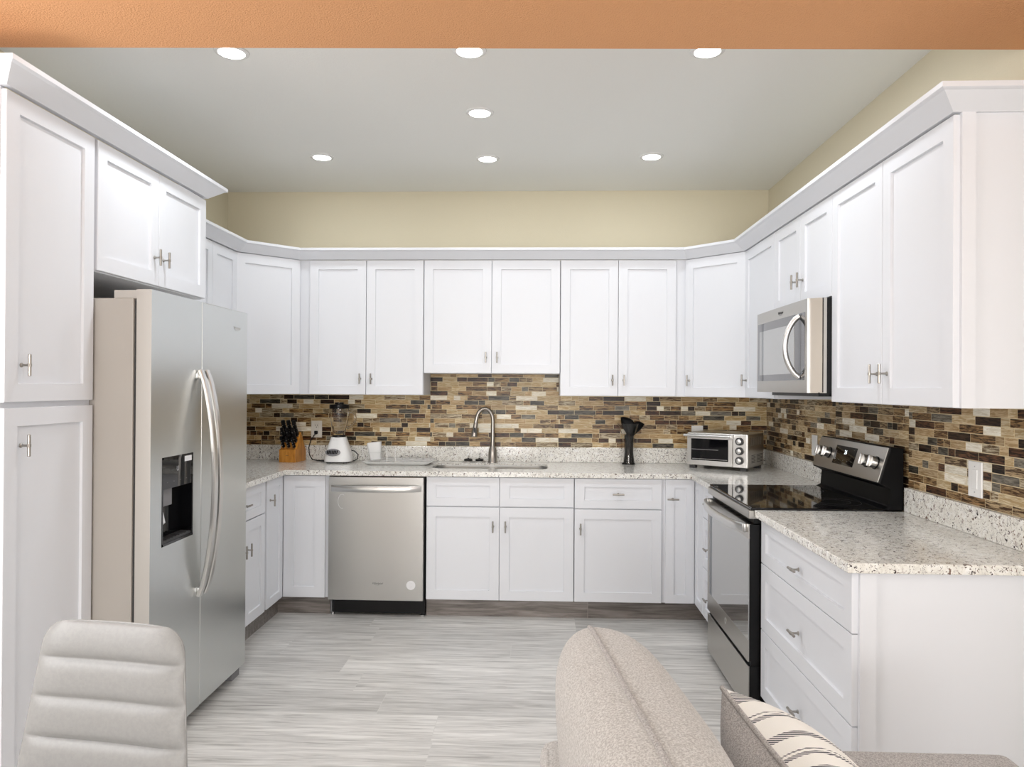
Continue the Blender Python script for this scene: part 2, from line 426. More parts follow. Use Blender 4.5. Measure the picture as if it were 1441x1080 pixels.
# back wall uppers
def up2(x0, x1, z0, label):
    W = x1 - x0; h = W / 2
    return cabinet(label, 'wall cabinet', (x0, 0, 0), 0, W, YU, z0, ZUT + .14,
                   [(0, h, z0, ZUT, h - 1.45, z0 + 4.1, False), (h, W, z0, ZUT, h + 1.45, z0 + 4.1, False)], group=GU)
up2(-32.55, -2.8, ZUB, 'white double-door wall cabinet above the knife block and blender')
up2(-2.7, 32.4, 59.35, 'white shorter double-door wall cabinet above the sink')
up2(32.5, 61.9, ZUB, 'white double-door wall cabinet above the black vase')
# diagonal corner uppers, with the filler strips beside them
def diag(name, label, side):
    """side -1 left corner, +1 right corner"""
    c0 = XL if side < 0 else XR
    t_ = thing(name, label, 'corner cabinet', (c0, 0, 0), 0, GU)
    s_ = -side                                    # local x of the corner runs into the room
    d, e = 24.4, 12.3
    poly = [(s_ * .05, -.05), (s_ * d, -.05), (s_ * d, -e), (s_ * e, -d), (s_ * .05, -d)]
    g = G(); g.prism(poly, 'z', ZUB, ZUT + .14)
    # filler strip towards the back run
    fx = (-32.55 - XL) if side < 0 else (61.9 - XR)
    a, b = sorted((s_ * d, fx)); g.box(a, b, -YU + .75, -.05, ZUB, ZUT + .14)
    g.obj('body', 'white_paint', t_, smooth=0)
    # door on the diagonal
    p0, p1 = (Vector((s_ * e, -d, 0)), Vector((s_ * d, -e, 0)))
    if side > 0: p0, p1 = p1, p0
    L = (p1 - p0).length; ang = math.atan2(p1.y - p0.y, p1.x - p0.x)
    M = Matrix.Translation(p0) @ Matrix.Rotation(ang, 4, 'Z')
    dr = shaker(t_, 'door', .12, L - .12, ZUB + GAP, ZUT - GAP, -.75, M)
    pull(dr, 1.5, ZUB + 4.1, -.75, False, M)
diag('corner_wall_cabinet', 'white diagonal corner wall cabinet beside the refrigerator', -1)
diag('corner_wall_cabinet', 'white diagonal corner wall cabinet above the toaster oven', 1)
# right wall uppers (viewer frame turned -90: local x runs towards the camera)
RU, LU = 13.0, 13.05
cabinet('white single-door wall cabinet between the corner cabinet and the microwave', 'wall cabinet', (XR, -24.6, 0), -90, 21.8, RU, ZUB, ZUT + .14,
        [(0, 21.8, ZUB, ZUT, 1.35, ZUB + 4.1, False)], group=GU)
cabinet('white short double-door wall cabinet directly above the microwave', 'wall cabinet', (XR, -46.45, 0), -90, 29.75, RU, 71.4, ZUT + .14,
        [(0, 14.9, 71.4, ZUT, 13.3, 76.1, False), (14.9, 29.75, 71.4, ZUT, 16.4, 76.1, False)], group=GU)
def near_end(g): g.box(36.0, 36.4, -(RU - .75), -(RU - .75) + 1.6, ZUB, ZUT + .14)
cabinet('large white double-door wall cabinet nearest the camera on the right wall', 'wall cabinet', (XR, -76.25, 0), -90, 36.0, RU, ZUB, ZUT + .14,
        [(0, 18, ZUB, ZUT, 16.55, ZUB + 4.4, False), (18, 36, ZUB, ZUT, 19.55, ZUB + 4.4, False)], group=GU, extra=near_end)
# left wall upper between the refrigerator cabinet and the corner (local x runs away from the camera)
cabinet('white wall cabinet on the left wall behind the refrigerator', 'wall cabinet', (XL, -60.2, 0), 90, 35.7, LU, ZUB, ZUT + .14,
        [(8.9, 22.35, ZUB, ZUT, 20.9, ZUB + 4.1, False), (22.35, 35.65, ZUB, ZUT, 23.8, ZUB + 4.1, False)], group=GU)
# tall left cabinets
LD = 21.9
cabinet('white two-door cabinet bridging over the refrigerator', 'wall cabinet', (XL, -95.75, 0), 90, 35.4, LD, 72.6, 92.3,
        [(.4, 17.75, 72.7, 92, 16.3, 77.4, False), (17.75, 35.35, 72.7, 92, 19.2, 77.4, False)], name='over_refrigerator_cabinet', group=GU)
cabinet('tall white pantry cabinet with upper and lower door at the left edge', 'pantry', (XL, -113.95, 0), 90, 18.1, LD, ZB0, 92.3,
        [(.05, 17.9, 53.6, 92, 3.0, 58.3, False), (.05, 17.9, ZB0, 53.0, 3.0, 48.2, False)], toe=True, name='pantry_cabinet')

# crown moulding: profile (outwards, up) swept along a mitred path
def crown(label, path, z, k=1.0):
    prof = [(-.6, 0), (.25, 0), (.35, .12), (2.45, 1.75), (2.75, 1.85), (2.95, 1.95), (2.95, 2.55), (-.6, 2.55)]
    P = [Vector(p) for p in path]; rings = []
    for i, p in enumerate(P):
        n = []
        if i > 0: d = (P[i] - P[i - 1]).normalized(); n.append(Vector((d.y, -d.x)))
        if i < len(P) - 1: d = (P[i + 1] - P[i]).normalized(); n.append(Vector((d.y, -d.x)))
        mv = n[0] if len(n) == 1 else (n[0] + n[1]) / (1 + n[0].dot(n[1]))
        rings.append([(p.x + mv.x * o_ * k, p.y + mv.y * o_ * k, z + h * k) for o_, h in prof])
    g = G(); g.loft(rings)
    return tag(g.obj('crown_molding', 'white_paint', smooth=0), label, 'crown molding', 'white crown moldings')
crown('white crown molding around the back and right wall cabinets', [(XL + LU, -60.2), (XL + LU, -24.45), (XL + 24.45, -YU), (XR - 24.45, -YU), (XR - RU, -24.45), (XR - RU, -112.3), (XR - .05, -112.3)], 88.65)
crown('higher white crown molding on the pantry and refrigerator cabinets', [(XL + .1, -113.95), (XL + LD, -113.95), (XL + LD, -60.3), (XL + .1, -60.3)], 92.33)

# base cabinets, back run
cabinet('white sink base cabinet with two doors under the faucet', 'base cabinet', (0, 0, 0), 0, 35.65, YB, ZB0, ZCB - .1,
        [(0, 17.75, ZB0, 26.9, 16.2, 22.3, False), (17.75, 35.65, ZB0, 26.9, 19.2, 22.3, False)],
        [(0, 17.75, 27.0, 34.1, None, 0, False), (17.75, 35.65, 27.0, 34.1, None, 0, False)], toe=True, name='sink_base_cabinet', group=GB, hollow=True)
cabinet('white base cabinet with one drawer over one door right of the sink base', 'base cabinet', (35.75, 0, 0), 0, 20.85, YB, ZB0, ZCB - .1,
        [(0, 20.85, ZB0, 26.7, 1.45, 22.0, False)], [(0, 20.85, 26.8, 34.1, 10.4, 30.4, True)], toe=True, name='base_cabinet', group=GB)
# corner base cabinets with folding doors in the inner corner
def corner_base(label, side, cx, fil0, fil1, bdoor, sdoor, hnd):
    c0 = XL if side < 0 else XR
    t_ = thing('corner_base_cabinet', label, 'corner cabinet', (c0, 0, 0), 0, GB)
    s_ = -side; X = abs(cx - c0); fb = -(YB - .75)
    g = G(); D_ = X - .75
    a, b = sorted((s_ * .05, fil1 - c0)); g.box(a, b, fb, -.05, ZB0, ZCB - .1)
    ylim = sdoor[1]
    a, b = sorted((s_ * .05, s_ * D_)); g.box(a, b, ylim, fb, ZB0, ZCB - .1)
    a, b = sorted((s_ * .05, fil1 - c0)); g.box(a, b, fb + 2.5, -.05, 0, ZB0)
    a, b = sorted((s_ * .05, s_ * (D_ - 2.5))); g.box(a, b, ylim, fb + 2.5, 0, ZB0)
    g.obj('body', 'white_paint', t_, smooth=0)
    # back-facing-camera leaf
    a, b = sorted((bdoor[0] - c0, bdoor[1] - c0)); d1 = shaker(t_, 'door', a + GAP, b - GAP, ZB0 + GAP, 34.1 - GAP, -YB, rail=2.0 if b - a < 8 else 2.6)
    # leaf on the side run
    rz = math.radians(90 if side < 0 else -90)
    M = Matrix.Rotation(rz, 4, 'Z')
    y0, y1 = sdoor
    la, lb_ = (y1, y0) if side < 0 else (-y0, -y1)
    d2 = shaker(t_, 'door', la + GAP, lb_ - GAP, ZB0 + GAP, 34.1 - GAP, -X, M, rail=2.0)
    if hnd[0] == 'side': pull(d2, hnd[1] if side < 0 else -hnd[1], hnd[2], -X, hnd[3], M)
    else: pull(d1, hnd[1] - c0, hnd[2], -YB, hnd[3])
corner_base('white corner base cabinet with folding doors under the knife block', -1, -35.0, -24.6, -23.85, (-35.0, -24.6), (-24.4, -34.9), ('side', -33.0, 29.3, False))
corner_base('white corner base cabinet with folding doors under the toaster oven', 1, 64.4, 57.4, 56.65, (57.4, 64.4), (-24.4, -33.0), ('back', 59.1, 29.4, True))
# left run beside the refrigerator
cabinet('white base cabinet with drawer over two doors behind the refrigerator', 'base cabinet', (XL, -60.0, 0), 90, 24.6, 24.8, ZB0, ZCB - .1,
        [(.4, 12.2, ZB0, 26.9, 10.9, 20.8, False), (12.2, 24.0, ZB0, 26.9, 13.5, 20.8, False)],
        [(.4, 24.0, 27.0, 34.1, 12.2, 30.4, True)], toe=True, name='base_cabinet', group=GB)
# right run
RB = XR - 64.4
def stack(W, rows): return [(0, W, a, b, W / 2, h, True) for a, b, h in rows]
cabinet('narrow white three-drawer base cabinet on the far side of the range', 'base cabinet', (XR, -33.1, 0), -90, 12.6, RB, ZB0, ZCB - .1,
        [], stack(12.6, [(ZB0, 15.5, 9.6), (15.5, 26.7, 20.6), (26.7, 34.1, 30.4)]), toe=True, name='drawer_base_cabinet', group=GB)
def near_base(g):
    g.box(35.7, 36.1, -(RB - .75), -(RB - .75) + 1.9, 0, ZCB - .1)
    g.box(35.2, 35.7, -(RB - .75), -.05, 0, ZB0)
cabinet('white three-drawer base cabinet on the near side of the range', 'base cabinet', (XR, -76.35, 0), -90, 35.7, RB, ZB0, ZCB - .1,
        [], stack(35.65, [(ZB0, 15.75, 9.7), (15.75, 26.75, 20.9), (26.75, 34.1, 30.0)]), toe=True, name='drawer_base_cabinet', group=GB, extra=near_base)

# toe boards in wood-look tile
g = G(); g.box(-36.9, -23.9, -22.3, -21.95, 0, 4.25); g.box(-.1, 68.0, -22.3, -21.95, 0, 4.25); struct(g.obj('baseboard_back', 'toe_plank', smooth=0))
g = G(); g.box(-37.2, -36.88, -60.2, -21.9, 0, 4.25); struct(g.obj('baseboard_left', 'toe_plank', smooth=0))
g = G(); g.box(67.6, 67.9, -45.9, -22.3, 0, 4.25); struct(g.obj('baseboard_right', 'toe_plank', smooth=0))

# ------------------------------------------------------------------ countertops
def rrect(x0, x1, y0, y1, r, n=5):
    out = []
    for cx, cy, a0 in ((x1 - r, y1 - r, 0), (x0 + r, y1 - r, 90), (x0 + r, y0 + r, 180), (x1 - r, y0 + r, 270)):
        for i in range(n + 1):
            a = math.radians(a0 + 90 * i / n); out.append((cx + r * math.cos(a), cy + r * math.sin(a)))
    return out
def slab(g, outer, holes, z0, z1):
    bm = g.bm; loops = []
    for lp in [outer] + holes:
        vs = [g._v((x, y, z1)) for x, y in lp]; loops.append(vs)
        for i in range(len(vs)): bm.edges.new((vs[i], vs[(i + 1) % len(vs)]))
    es = [e for lp in loops for v in lp for e in v.link_edges]
    r = bmesh.ops.triangle_fill(bm, use_beauty=True, use_dissolve=False, edges=list(set(es)))
    fs = [f for f in r['geom'] if isinstance(f, bmesh.types.BMFace)]
    ex = bmesh.ops.extrude_face_region(bm, geom=fs)
    for v in ex['geom']:
        if isinstance(v, bmesh.types.BMVert): v.co.z += z0 - z1
YC = -25.55
ct = thing('countertop', 'U-shaped speckled granite countertop with the sink cut-out', 'countertop', (0, 0, ZCB))
hole = rrect(.1, 29.4, -18.6, -5.6, 2.6)
g = G(Matrix.Translation((0, 0, -ZCB)))
outer = [(XL + .03, -60.1), (-34.1, -60.1), (-34.1, YC), (63.35, YC), (63.35, -45.75), (XR - .03, -45.75), (XR - .03, -.03), (XL + .03, -.03)]
slab(g, outer, [hole], ZCB, ZCT); g.obj('slab', 'granite', ct, smooth=0)
def upstand(label, box_):
    g = G(); g.box(*box_, .08); tag(g.obj('granite_upstand', 'granite', smooth=0), label, 'upstand', 'granite upstand strips')
upstand('granite upstand strip along the back wall behind the sink', (XL + 1.05, XR - 1.05, -1.0, -.03, ZCT + .01, 39.55))
upstand('granite upstand strip on the left wall beside the refrigerator', (XL + .03, XL + 1.02, -60.1, -.03, ZCT + .01, 39.55))
upstand('granite upstand strip on the right wall between corner and range', (XR - 1.02, XR - .03, -45.7, -.03, ZCT + .01, 39.55))
upstand('granite upstand strip on the right wall above the near countertop', (XR - 1.02, XR - .03, -113.3, -76.2, ZCT + .01, 39.55))
ct2 = thing('countertop', 'short speckled granite countertop on the near side of the range', 'countertop', (XR, -95, ZCB))
M2 = Matrix.Translation((-XR, 95, -ZCB))
g = G(M2); g.box(63.35, XR - .03, -113.3, -76.2, ZCB, ZCT, .12); g.obj('slab', 'granite', ct2, smooth=0)

# ------------------------------------------------------------------ mosaic backsplash (every tile a raised block inside one mesh)
def hexl(h):
    return tuple(((int(h[i:i + 2], 16) / 255) ** 2.2) for i in (0, 2, 4))
PAL = [('cfb284', 'a8854f', 24), ('dcc79c', 'b8975f', 22), ('b8935a', '553519', 14), ('a87f4a', '34200f', 14), ('4a3424', '120a07', 10),
       ('6b6456', '28241f', 8), ('948c7c', '5d564a', 6), ('e2d6ba', 'fbf4e2', 11), ('bfa272', '4a2f17', 12), ('d2c2a0', '6e532f', 10), ('6e4728', '21100a', 8)]
def mosaic(name, label, rects, M, seed, dull):
    """rects (x0,x1,z0,z1) in the wall's own plane; tiles point to -y"""
    rnd = random.Random(seed)
    g = G(M); bm = g.bm
    la = bm.loops.layers.float_color.new('tint_a'); lb = bm.loops.layers.float_color.new('tint_b'); ls = bm.loops.layers.float_color.new('shift')
    def paint(fs, a, b, s_):
        for f in fs:
            for l in f.loops: l[la] = (*a, 1); l[lb] = (*b, 1); l[ls] = (*s_, 1)
    gc = hexl('dccba6'); pitch, gr, th = 1.262, .10, .035
    wts = [p[2] for p in PAL]
    for (x0, x1, z0, z1) in rects:
        n0 = len(bm.faces); g.box(x0, x1, -.2, -.02, z0, z1); bm.faces.ensure_lookup_table(); paint(bm.faces[n0:], gc, gc, (0, 0, 0))
        z = z0 + gr * .5
        while z < z1 - .3:
            zt = min(z + pitch - gr, z1); x = x0 - rnd.random() * 3
            while x < x1:
                wd = rnd.choice((1.85, 1.85, 2.8, 3.9, 3.9, 5.8, 5.8)); a, b = max(x, x0), min(x + wd - gr, x1)
                if b - a > .25:
                    n0 = len(bm.faces)
                    v = [g._v(p) for p in ((a, -.2, z), (b, -.2, z), (b, -.2, zt), (a, -.2, zt), (a + .03, -.2 - th, z + .03), (b - .03, -.2 - th, z + .03), (b - .03, -.2 - th, zt - .03), (a + .03, -.2 - th, zt - .03))]
                    for q in ((4, 5, 6, 7), (0, 1, 5, 4), (1, 2, 6, 5), (2, 3, 7, 6), (3, 0, 4, 7)): g._f([v[i] for i in q])
                    bm.faces.ensure_lookup_table()
                    pa = rnd.choices(PAL, wts)[0]; k = .80 + .28 * rnd.random()
                    ca_, cb_ = [tuple(min(1, (c_ * (1 - dull) + dull * sum(hexl(h)) / 3) * k) for c_ in hexl(h)) for h in pa[:2]]
                    paint(bm.faces[n0:], ca_, cb_, (rnd.random() * 50, rnd.random() * 50, rnd.random() * 50))
                x += wd
            z += pitch
    return tag(g.obj(name, 'mosaic', smooth=0), label, 'backsplash', 'mosaic tile backsplashes')
mosaic('tile_backsplash', 'brown and beige mosaic tile backsplash on the back wall', [(XL + .3, -2.75, 39.56, ZUB - .02), (-2.75, 32.45, 39.56, 59.3), (32.45, XR - .3, 39.56, ZUB - .02)], Matrix(), 5, .10)
MR = Matrix.Translation((XR, 0, 0)) @ Matrix.Rotation(-PI / 2, 4, 'Z')
mosaic('tile_backsplash', 'brown and beige mosaic tile backsplash on the right wall', [(.02, 46.0, 39.56, ZUB - .02), (46.0, 76.1, 36.2, 56.0), (76.1, 113.2, 39.56, ZUB - .02)], MR, 9, .22)
ML = Matrix.Translation((XL, 0, 0)) @ Matrix.Rotation(PI / 2, 4, 'Z')
mosaic('tile_backsplash', 'brown and beige mosaic tile backsplash on the left wall by the refrigerator', [(-60.0, -.02, 39.56, ZUB - .02)], ML, 11, .1)

# ------------------------------------------------------------------ refrigerator (viewer frame: x away from camera along left wall)
fr = thing('refrigerator', 'stainless steel side-by-side refrigerator with ice and water dispenser', 'refrigerator', (XL, -95.65, 0), 90)
FW, FD = 35.3, 30.25           # width, depth to the door faces
yf = -FD; FZ0, FZ1 = 2.2, 69.9; sp = 16.1
g = G(); g.box(0, FW, -27.55, -1.5, 1.2, 68.6, .1); g.obj('case', 'fridge_side', fr, smooth=0)
g = G(); g.box(.4, FW - .4, -27.95, -27.5, 2.5, 68.3); g.obj('door_gasket', 'dark_grey', fr, smooth=0)
# freezer door with a real recess for the dispenser
dx0, dx1, dz0, dz1 = 3.35, 13.2, 31.4, 44.9
g = G(); b = .12
x0, x1 = .05, sp - .12
xs = [x0, dx0, dx1, x1]; zs = [FZ0, dz0, dz1, FZ1]
for i in range(3):
    for j in range(3):
        if i == 1 and j == 1: continue
        g._f([g._v(p) for p in ((xs[i], yf, zs[j]), (xs[i + 1], yf, zs[j]), (xs[i + 1], yf, zs[j + 1]), (xs[i], yf, zs[j + 1]))])
g.mi = 1
yb = yf + 2.25
for q in (((x0, yf, FZ0), (x0, yb, FZ0), (x0, yb, FZ1), (x0, yf, FZ1)), ((x1, yf, FZ0), (x1, yb, FZ0), (x1, yb, FZ1), (x1, yf, FZ1)),
          ((x0, yf, FZ0), (x1, yf, FZ0), (x1, yb, FZ0), (x0, yb, FZ0)), ((x0, yf, FZ1), (x1, yf, FZ1), (x1, yb, FZ1), (x0, yb, FZ1)),
          ((x0, yb, FZ0), (x1, yb, FZ0), (x1, yb, FZ1), (x0, yb, FZ1))):
    g._f([g._v(p) for p in q])
fd1 = g.obj('door', ['steel_v', 'fridge_trim'], fr, smooth=0, weld=True)
g = G(); g.box(sp + .12, FW - .05, yf, yb, FZ0, FZ1, .12); fd2 = g.obj('door', 'steel_v', fr, smooth=0)
# dispenser
g = G()
g.box(dx0, dx1, yf + .02, yf + .5, 40.0, dz1); g.box(dx0, dx1, yf + 1.9, yf + 2.2, dz0, 40.2)
g.box(dx0, dx0 + .35, yf - .04, yf + 2.0, dz0, dz1); g.box(dx1 - .35, dx1, yf - .04, yf + 2.0, dz0, dz1)
g.box(dx0, dx1, yf - .04, yf + 2.0, dz0, dz0 + .4); g.box(dx0, dx1, yf - .04, yf + .4, dz1 - .35, dz1)
dsp = g.obj('dispenser', 'black_glass', fd1, smooth=0)
g = G(); g.box(5.0, 8.0, yf + .8, yf + 1.9, 37.2, 40.0, .1); g.obj('dispenser_chute', 'mid_grey', fd1, smooth=0)
g = G(); g.prism([(yf + 1.0, 34.6), (yf + 1.3, 34.3), (yf + 1.9, 37.3), (yf + 1.6, 37.3)], 'x', 4.6, 6.4); g.obj('dispenser_paddle', 'label_white', fd1, smooth=0)
g = G(); g.box(dx0 + .4, dx1 - .4, yf + .1, yf + 1.9, dz0 + .4, dz0 + .75)
for k in range(9): g.box(dx0 + .9 + k, dx0 + 1.2 + k, yf + .2, yf + 1.7, dz0 + .75, dz0 + .9)
g.obj('drip_tray', 'dark_grey', fd1, smooth=0)
g = G(); g.box(10.4, 12.7, yf - .03, yf + .01, 43.7, 44.7); g.obj('sticker', 'label_white', fd1, smooth=0)
for k in range(4): text('– – – –'.split()[k], .5, Matrix.Translation((5.0 + 2.0 * k, yf - .0, 41.0)) @ FRONT, 'button_caption', 'label_grey', fd1)
text('U', 1.1, Matrix.Translation((8.2, yf, 42.8)) @ FRONT, 'button_caption', 'label_grey', fd1)
# bowed handles
for cx_, dd, z0, z1 in ((sp - 1.05, fd1, 20.9, 58.4), (sp + 1.05, fd2, 20.9, 58.4)):
    g = G(); n = 22; path = []
    for i in range(n + 1):
        f_ = i / n; path.append((cx_, yf - .3 - 2.55 * (1 - (2 * f_ - 1) ** 2) ** .8, z0 + (z1 - z0) * f_))
    g.strip(path, 1.25, .65, (1, 0, 0))
    for z in (z0 + .7, z1 - .7): g.box(cx_ - .5, cx_ + .5, yf - .5, yf + .05, z - .7, z + .7, .08)
    g.obj('handle', 'steel_bright', dd, smooth=40)
for a, b in ((.2, 4.2), (FW - 4.2, FW - .2)):
    g = G(); g.box(a, b, -29.4, -24.5, 68.55, 69.8 if a < 1 else 69.6, .1); g.obj('hinge_cover', 'fridge_trim', fr, smooth=0)
g = G(); g.box(.6, FW - .6, -26.5, -25.8, .35, 2.3); g.obj('base_grille', 'dark_grey', fr, smooth=0)
for a in (.5, FW - 3.8):
    g = G(); g.box(a, a + 3.3, -29.3, -24, .0, 1.35, .1); g.obj('foot', 'mid_grey', fr, smooth=0)
def logo(parent, x, y, z, size, mt):
    text('Whirlpool', size, Matrix.Translation((x, y, z)) @ FRONT, 'logo', mt, parent, shear=.25)
    g = G(); pts = [(x + size * 1.5 * math.cos(a), y - .01, z - size * .05 + size * .62 * math.sin(a)) for a in [math.radians(q) for q in range(200, 400, 12)]]
    g.tube(pts, size * .035, 5); g.obj('logo_swoosh', mt, parent)
logo(fd2, FW - 5.0, yf - .02, 66.6, .75, 'steel_bright')

# ------------------------------------------------------------------ dishwasher
dw = thing('dishwasher', 'stainless steel dishwasher with curved bar handle and black toe panel', 'dishwasher', (-12.05, 0, 0))
W2 = 11.62
g = G(); g.box(-11.5, 11.6, -23.3, -1.2, 4.1, 33.9); g.box(10.7, 11.75, -23.4, -22, .3, 4.1); g.obj('tub', 'black_plastic', dw, smooth=0)
g = G(); g.box(-W2, W2 - .1, -25.0, -23.35, 4.15, 33.95, .12); dd = g.obj('door', 'steel_d', dw, smooth=0)
g = G(); g.box(-W2 + .8, W2 - .2, -23.2, -22.4, .7, 4.05); g.obj('toe_panel', 'black_plastic', dw, smooth=0)
for x in (-10.9, 11.0):
    g = G(); g.cyl((x, -23, 0), (x, -23, .3), .5); g.cyl((x, -23, .25), (x, -23, .75), .25); g.obj('leveling_leg', 'chrome', dw)
g = G(); n = 18
g.strip([(-10.7 + 21.4 * i / n, -25.4 - 1.75 * (1 - (2 * i / n - 1) ** 2) ** .6, 31.25) for i in range(n + 1)], 1.5, .6, (0, 0, 1))
for x in (-10.3, 10.3): g.box(x - .4, x + .4, -25.7, -24.95, 30.6, 31.9, .06)
g.obj('handle', 'steel_bright', dd, smooth=40)
logo(dd, .45, -25.02, 8.3, .62, 'dark_grey')
g = G(); g.cyl((8.55, -25.0, 7.95), (8.55, -25.04, 7.95), 1.1, seg=28); stk = g.obj('sticker', 'label_white', dd)
for k, s_ in enumerate(('– – –', '– – – –', '– – –', '– –')):
    text(s_, .34, Matrix.Translation((8.55, -25.05, 8.5 - .38 * k)) @ FRONT, 'sticker_print', 'label_grey', stk, extrude=.003)
g = G(); g.tube([(-8.3 + .55 * math.cos(math.radians(a)) * 1.8, -25.0, 28.0 + 1.7 * math.sin(math.radians(a))) for a in range(60, 290, 15)], .05, 5); g.obj('smudge', 'label_white', dd)

# ------------------------------------------------------------------ range (viewer frame turned -90, x towards the camera, back at the right wall)
RX = XR - .6
rg = thing('range', 'stainless steel and black electric range with glass cooktop', 'range', (RX, -46.05, 0), -90)
RW, RD = 29.9, RX - 62.5
yf = -RD
g = G(); g.box(.1, RW - .1, yf + 2.0, -.4, 1.0, 34.4, .05); g.obj('body', 'matte_black', rg, smooth=0)
for x in (1.5, RW - 1.5):
    for y in (yf + 4, -4):
        g = G(); g.cyl((x, y, 0), (x, y, 1.1), .6); g.obj('leg', 'dark_grey', rg)
g = G(); g.box(0, RW, yf + .35, -3.6, 35.35, 35.85, .15); ck = g.obj('cooktop', 'black_glass', rg, smooth=0)
for bx, by, br in ((7.6, yf + 7.5, 4.5), (22.3, yf + 7.5, 3.6), (7.6, yf + 17, 3.6), (22.3, yf + 17, 4.5)):
    g = G()
    for r_ in (br, br * .62):
        g.lathe((bx, by, 35.85), [(r_, 0), (r_, .008), (r_ + .06, .008), (r_ + .06, 0)], 40, cap=False)
    g.obj('burner_ring', 'dark_grey', ck)
g = G(); g.box(0, RW, yf, yf + 3.5, 33.95, 35.35, .1); g.obj('front_trim', 'steel_y', rg, smooth=0)
g = G(); g.box(.3, RW - .3, yf + .9, yf + 2.2, 33.1, 34.0); g.obj('vent_recess', 'black_plastic', rg, smooth=0)
# door
g = G()
g.box(.15, RW - .15, yf - .05, yf + .2, 9.9, 13.55, .05); g.box(.15, 1.4, yf - .05, yf + .2, 13.5, 33.0); g.box(1.4, RW - .15, yf - .05, yf + .2, 30.6, 33.0)
g.mi = 1; g.box(.2, RW - .15, yf + .15, yf + 1.9, 9.95, 32.95)
for k in range(5): g.box(5.2 + k * 4, 8.7 + k * 4, yf + .25, yf + 1.3, 32.98, 33.05)
od = g.obj('oven_door', ['steel_y', 'black_plastic'], rg, smooth=0)
g = G(); g.box(1.4, RW - .15, yf - .02, yf + .14, 13.55, 30.6); gl = g.obj('window', 'oven_glass', od, smooth=0)
g = G(); n = 20
g.strip([(.9 + 28.1 * i / n, yf - .45 - 1.9 * (1 - (2 * i / n - 1) ** 2) ** .6, 32.3) for i in range(n + 1)], 1.55, .55, (0, 0, 1))
for x in (1.2, RW - 1.3): g.box(x - .45, x + .45, yf - .8, yf, 31.6, 33.0, .06)
g.obj('handle', 'steel_bright', od, smooth=40)
bd = G(); bd.lathe((14.9, yf - .05, 12.1), [(.62, 0), (.62, .05), (.5, .06), (.5, .03)], 24, axis=(0, -1, 0)); bg_ = bd.obj('badge', 'steel_bright', od)
text('GE', .55, Matrix.Translation((14.9, yf - .1, 12.1)) @ FRONT, 'badge_monogram', 'dark_grey', bg_, shear=.3, extrude=.005)
g = G(); g.box(.15, RW - .15, yf, yf + .25, 1.4, 9.1, .05); g.mi = 1; g.box(.2, RW - .15, yf + .2, yf + 1.9, 1.45, 9.05); sd = g.obj('storage_drawer', ['steel_y', 'black_plastic'], rg, smooth=0)
g = G(); g.box(.3, RW - .3, yf + .5, yf + 2.1, 9.05, 9.95); g.box(.3, RW - .3, yf + 1.2, yf + 2.1, .6, 1.45); g.obj('drawer_gap', 'black_plastic', rg, smooth=0)
# backguard: black riser and slanted control panel
g = G()
px = [(-4.3, 35.6), (-2.6, 36.2), (-2.35, 39.2), (-4.3, 40.0), (-2.4, 46.2), (-.3, 46.0), (-.3, 35.6)]
g.prism(px, 'x', 0.05, RW - .05, .12); bk = g.obj('backguard', 'matte_black', rg, smooth=0)
nrm = Vector((0, -(46.2 - 40.0), (-2.4 + 4.3))).normalized()       # outward normal of the slanted face
def onface(x, f_): return Vector((x, -4.3 + 1.9 * f_, 40.0 + 6.2 * f_))
g = G()
def slantbox(g, x0, x1, f0, f1, t0, t1, bev=0):
    P = []
    for t_ in (t0, t1): pass
    a, b, c_, d_ = onface(x0, f0), onface(x1, f0), onface(x1, f1), onface(x0, f1)
    g.hexa([a + nrm * t1, b + nrm * t1, b + nrm * t0, a + nrm * t0, d_ + nrm * t1, c_ + nrm * t1, c_ + nrm * t0, d_ + nrm * t0], bev)
slantbox(g, .1, RW - .6, .03, .97, -.2, .14, .04); cp = g.obj('control_panel', 'steel_y', bk, smooth=0)
g = G(); slantbox(g, 9.2, 18.4, .24, .80, .1, .2); ds = g.obj('display', 'black_glass', cp, smooth=0)
FACE = Matrix.Rotation(math.atan2(nrm.z, -nrm.y), 4, 'X').inverted()
def ftext(s_, x, f_, size, mt, par, nm='display_print', t_=.21):
    p = onface(x, f_) + nrm * t_
    right = Vector((1, 0, 0)); up_ = (onface(0, 1) - onface(0, 0)).normalized()
    Mx = Matrix((right, up_, nrm)).transposed().to_4x4(); Mx.translation = p
    text(s_, size, Mx, nm, mt, par, extrude=.004)
ftext('26', 14.0, .62, 1.15, 'display_digits', ds, 'display_digits')
for k in range(5): ftext('– – – – –'.split()[k], 10.2 + 1.8 * k, .38, .42, 'label_white', ds)
for k in range(2): ftext(('–', '–')[k], 10.3 + 7 * k, .72, .42, 'label_white', ds)
for x in (3.2, 6.4, 23.3, 26.6):
    p = onface(x, .52) + nrm * .14
    g = G(); g.lathe(p, [(1.15, 0), (1.15, .12)], 24, axis=nrm); sk = g.obj('knob_skirt', 'black_plastic', cp)
    g = G(); g.lathe(p + nrm * .1, [(1.0, 0), (1.0, .75), (.93, .9)], 24, axis=nrm)
    sv = Vector((1, 0, 0)); up_ = nrm.cross(sv)
    c0 = p + nrm * 1.0
    g.hexa([c0 + sv * a + up_ * b + nrm * c_ for a, b, c_ in ((-.22, -.95, -.2), (.22, -.95, -.2), (.22, .95, -.2), (-.22, .95, -.2), (-.22, -.95, .5), (.22, -.95, .5), (.22, .95, .5), (-.22, .95, .5))], .08)
    g.obj('knob', 'steel_bright', cp)
    for dx, s_ in ((-1.2, '-'), (1.2, '-')): ftext(s_, x + dx, .83, .36, 'dark_grey', cp, 'knob_caption', .15)

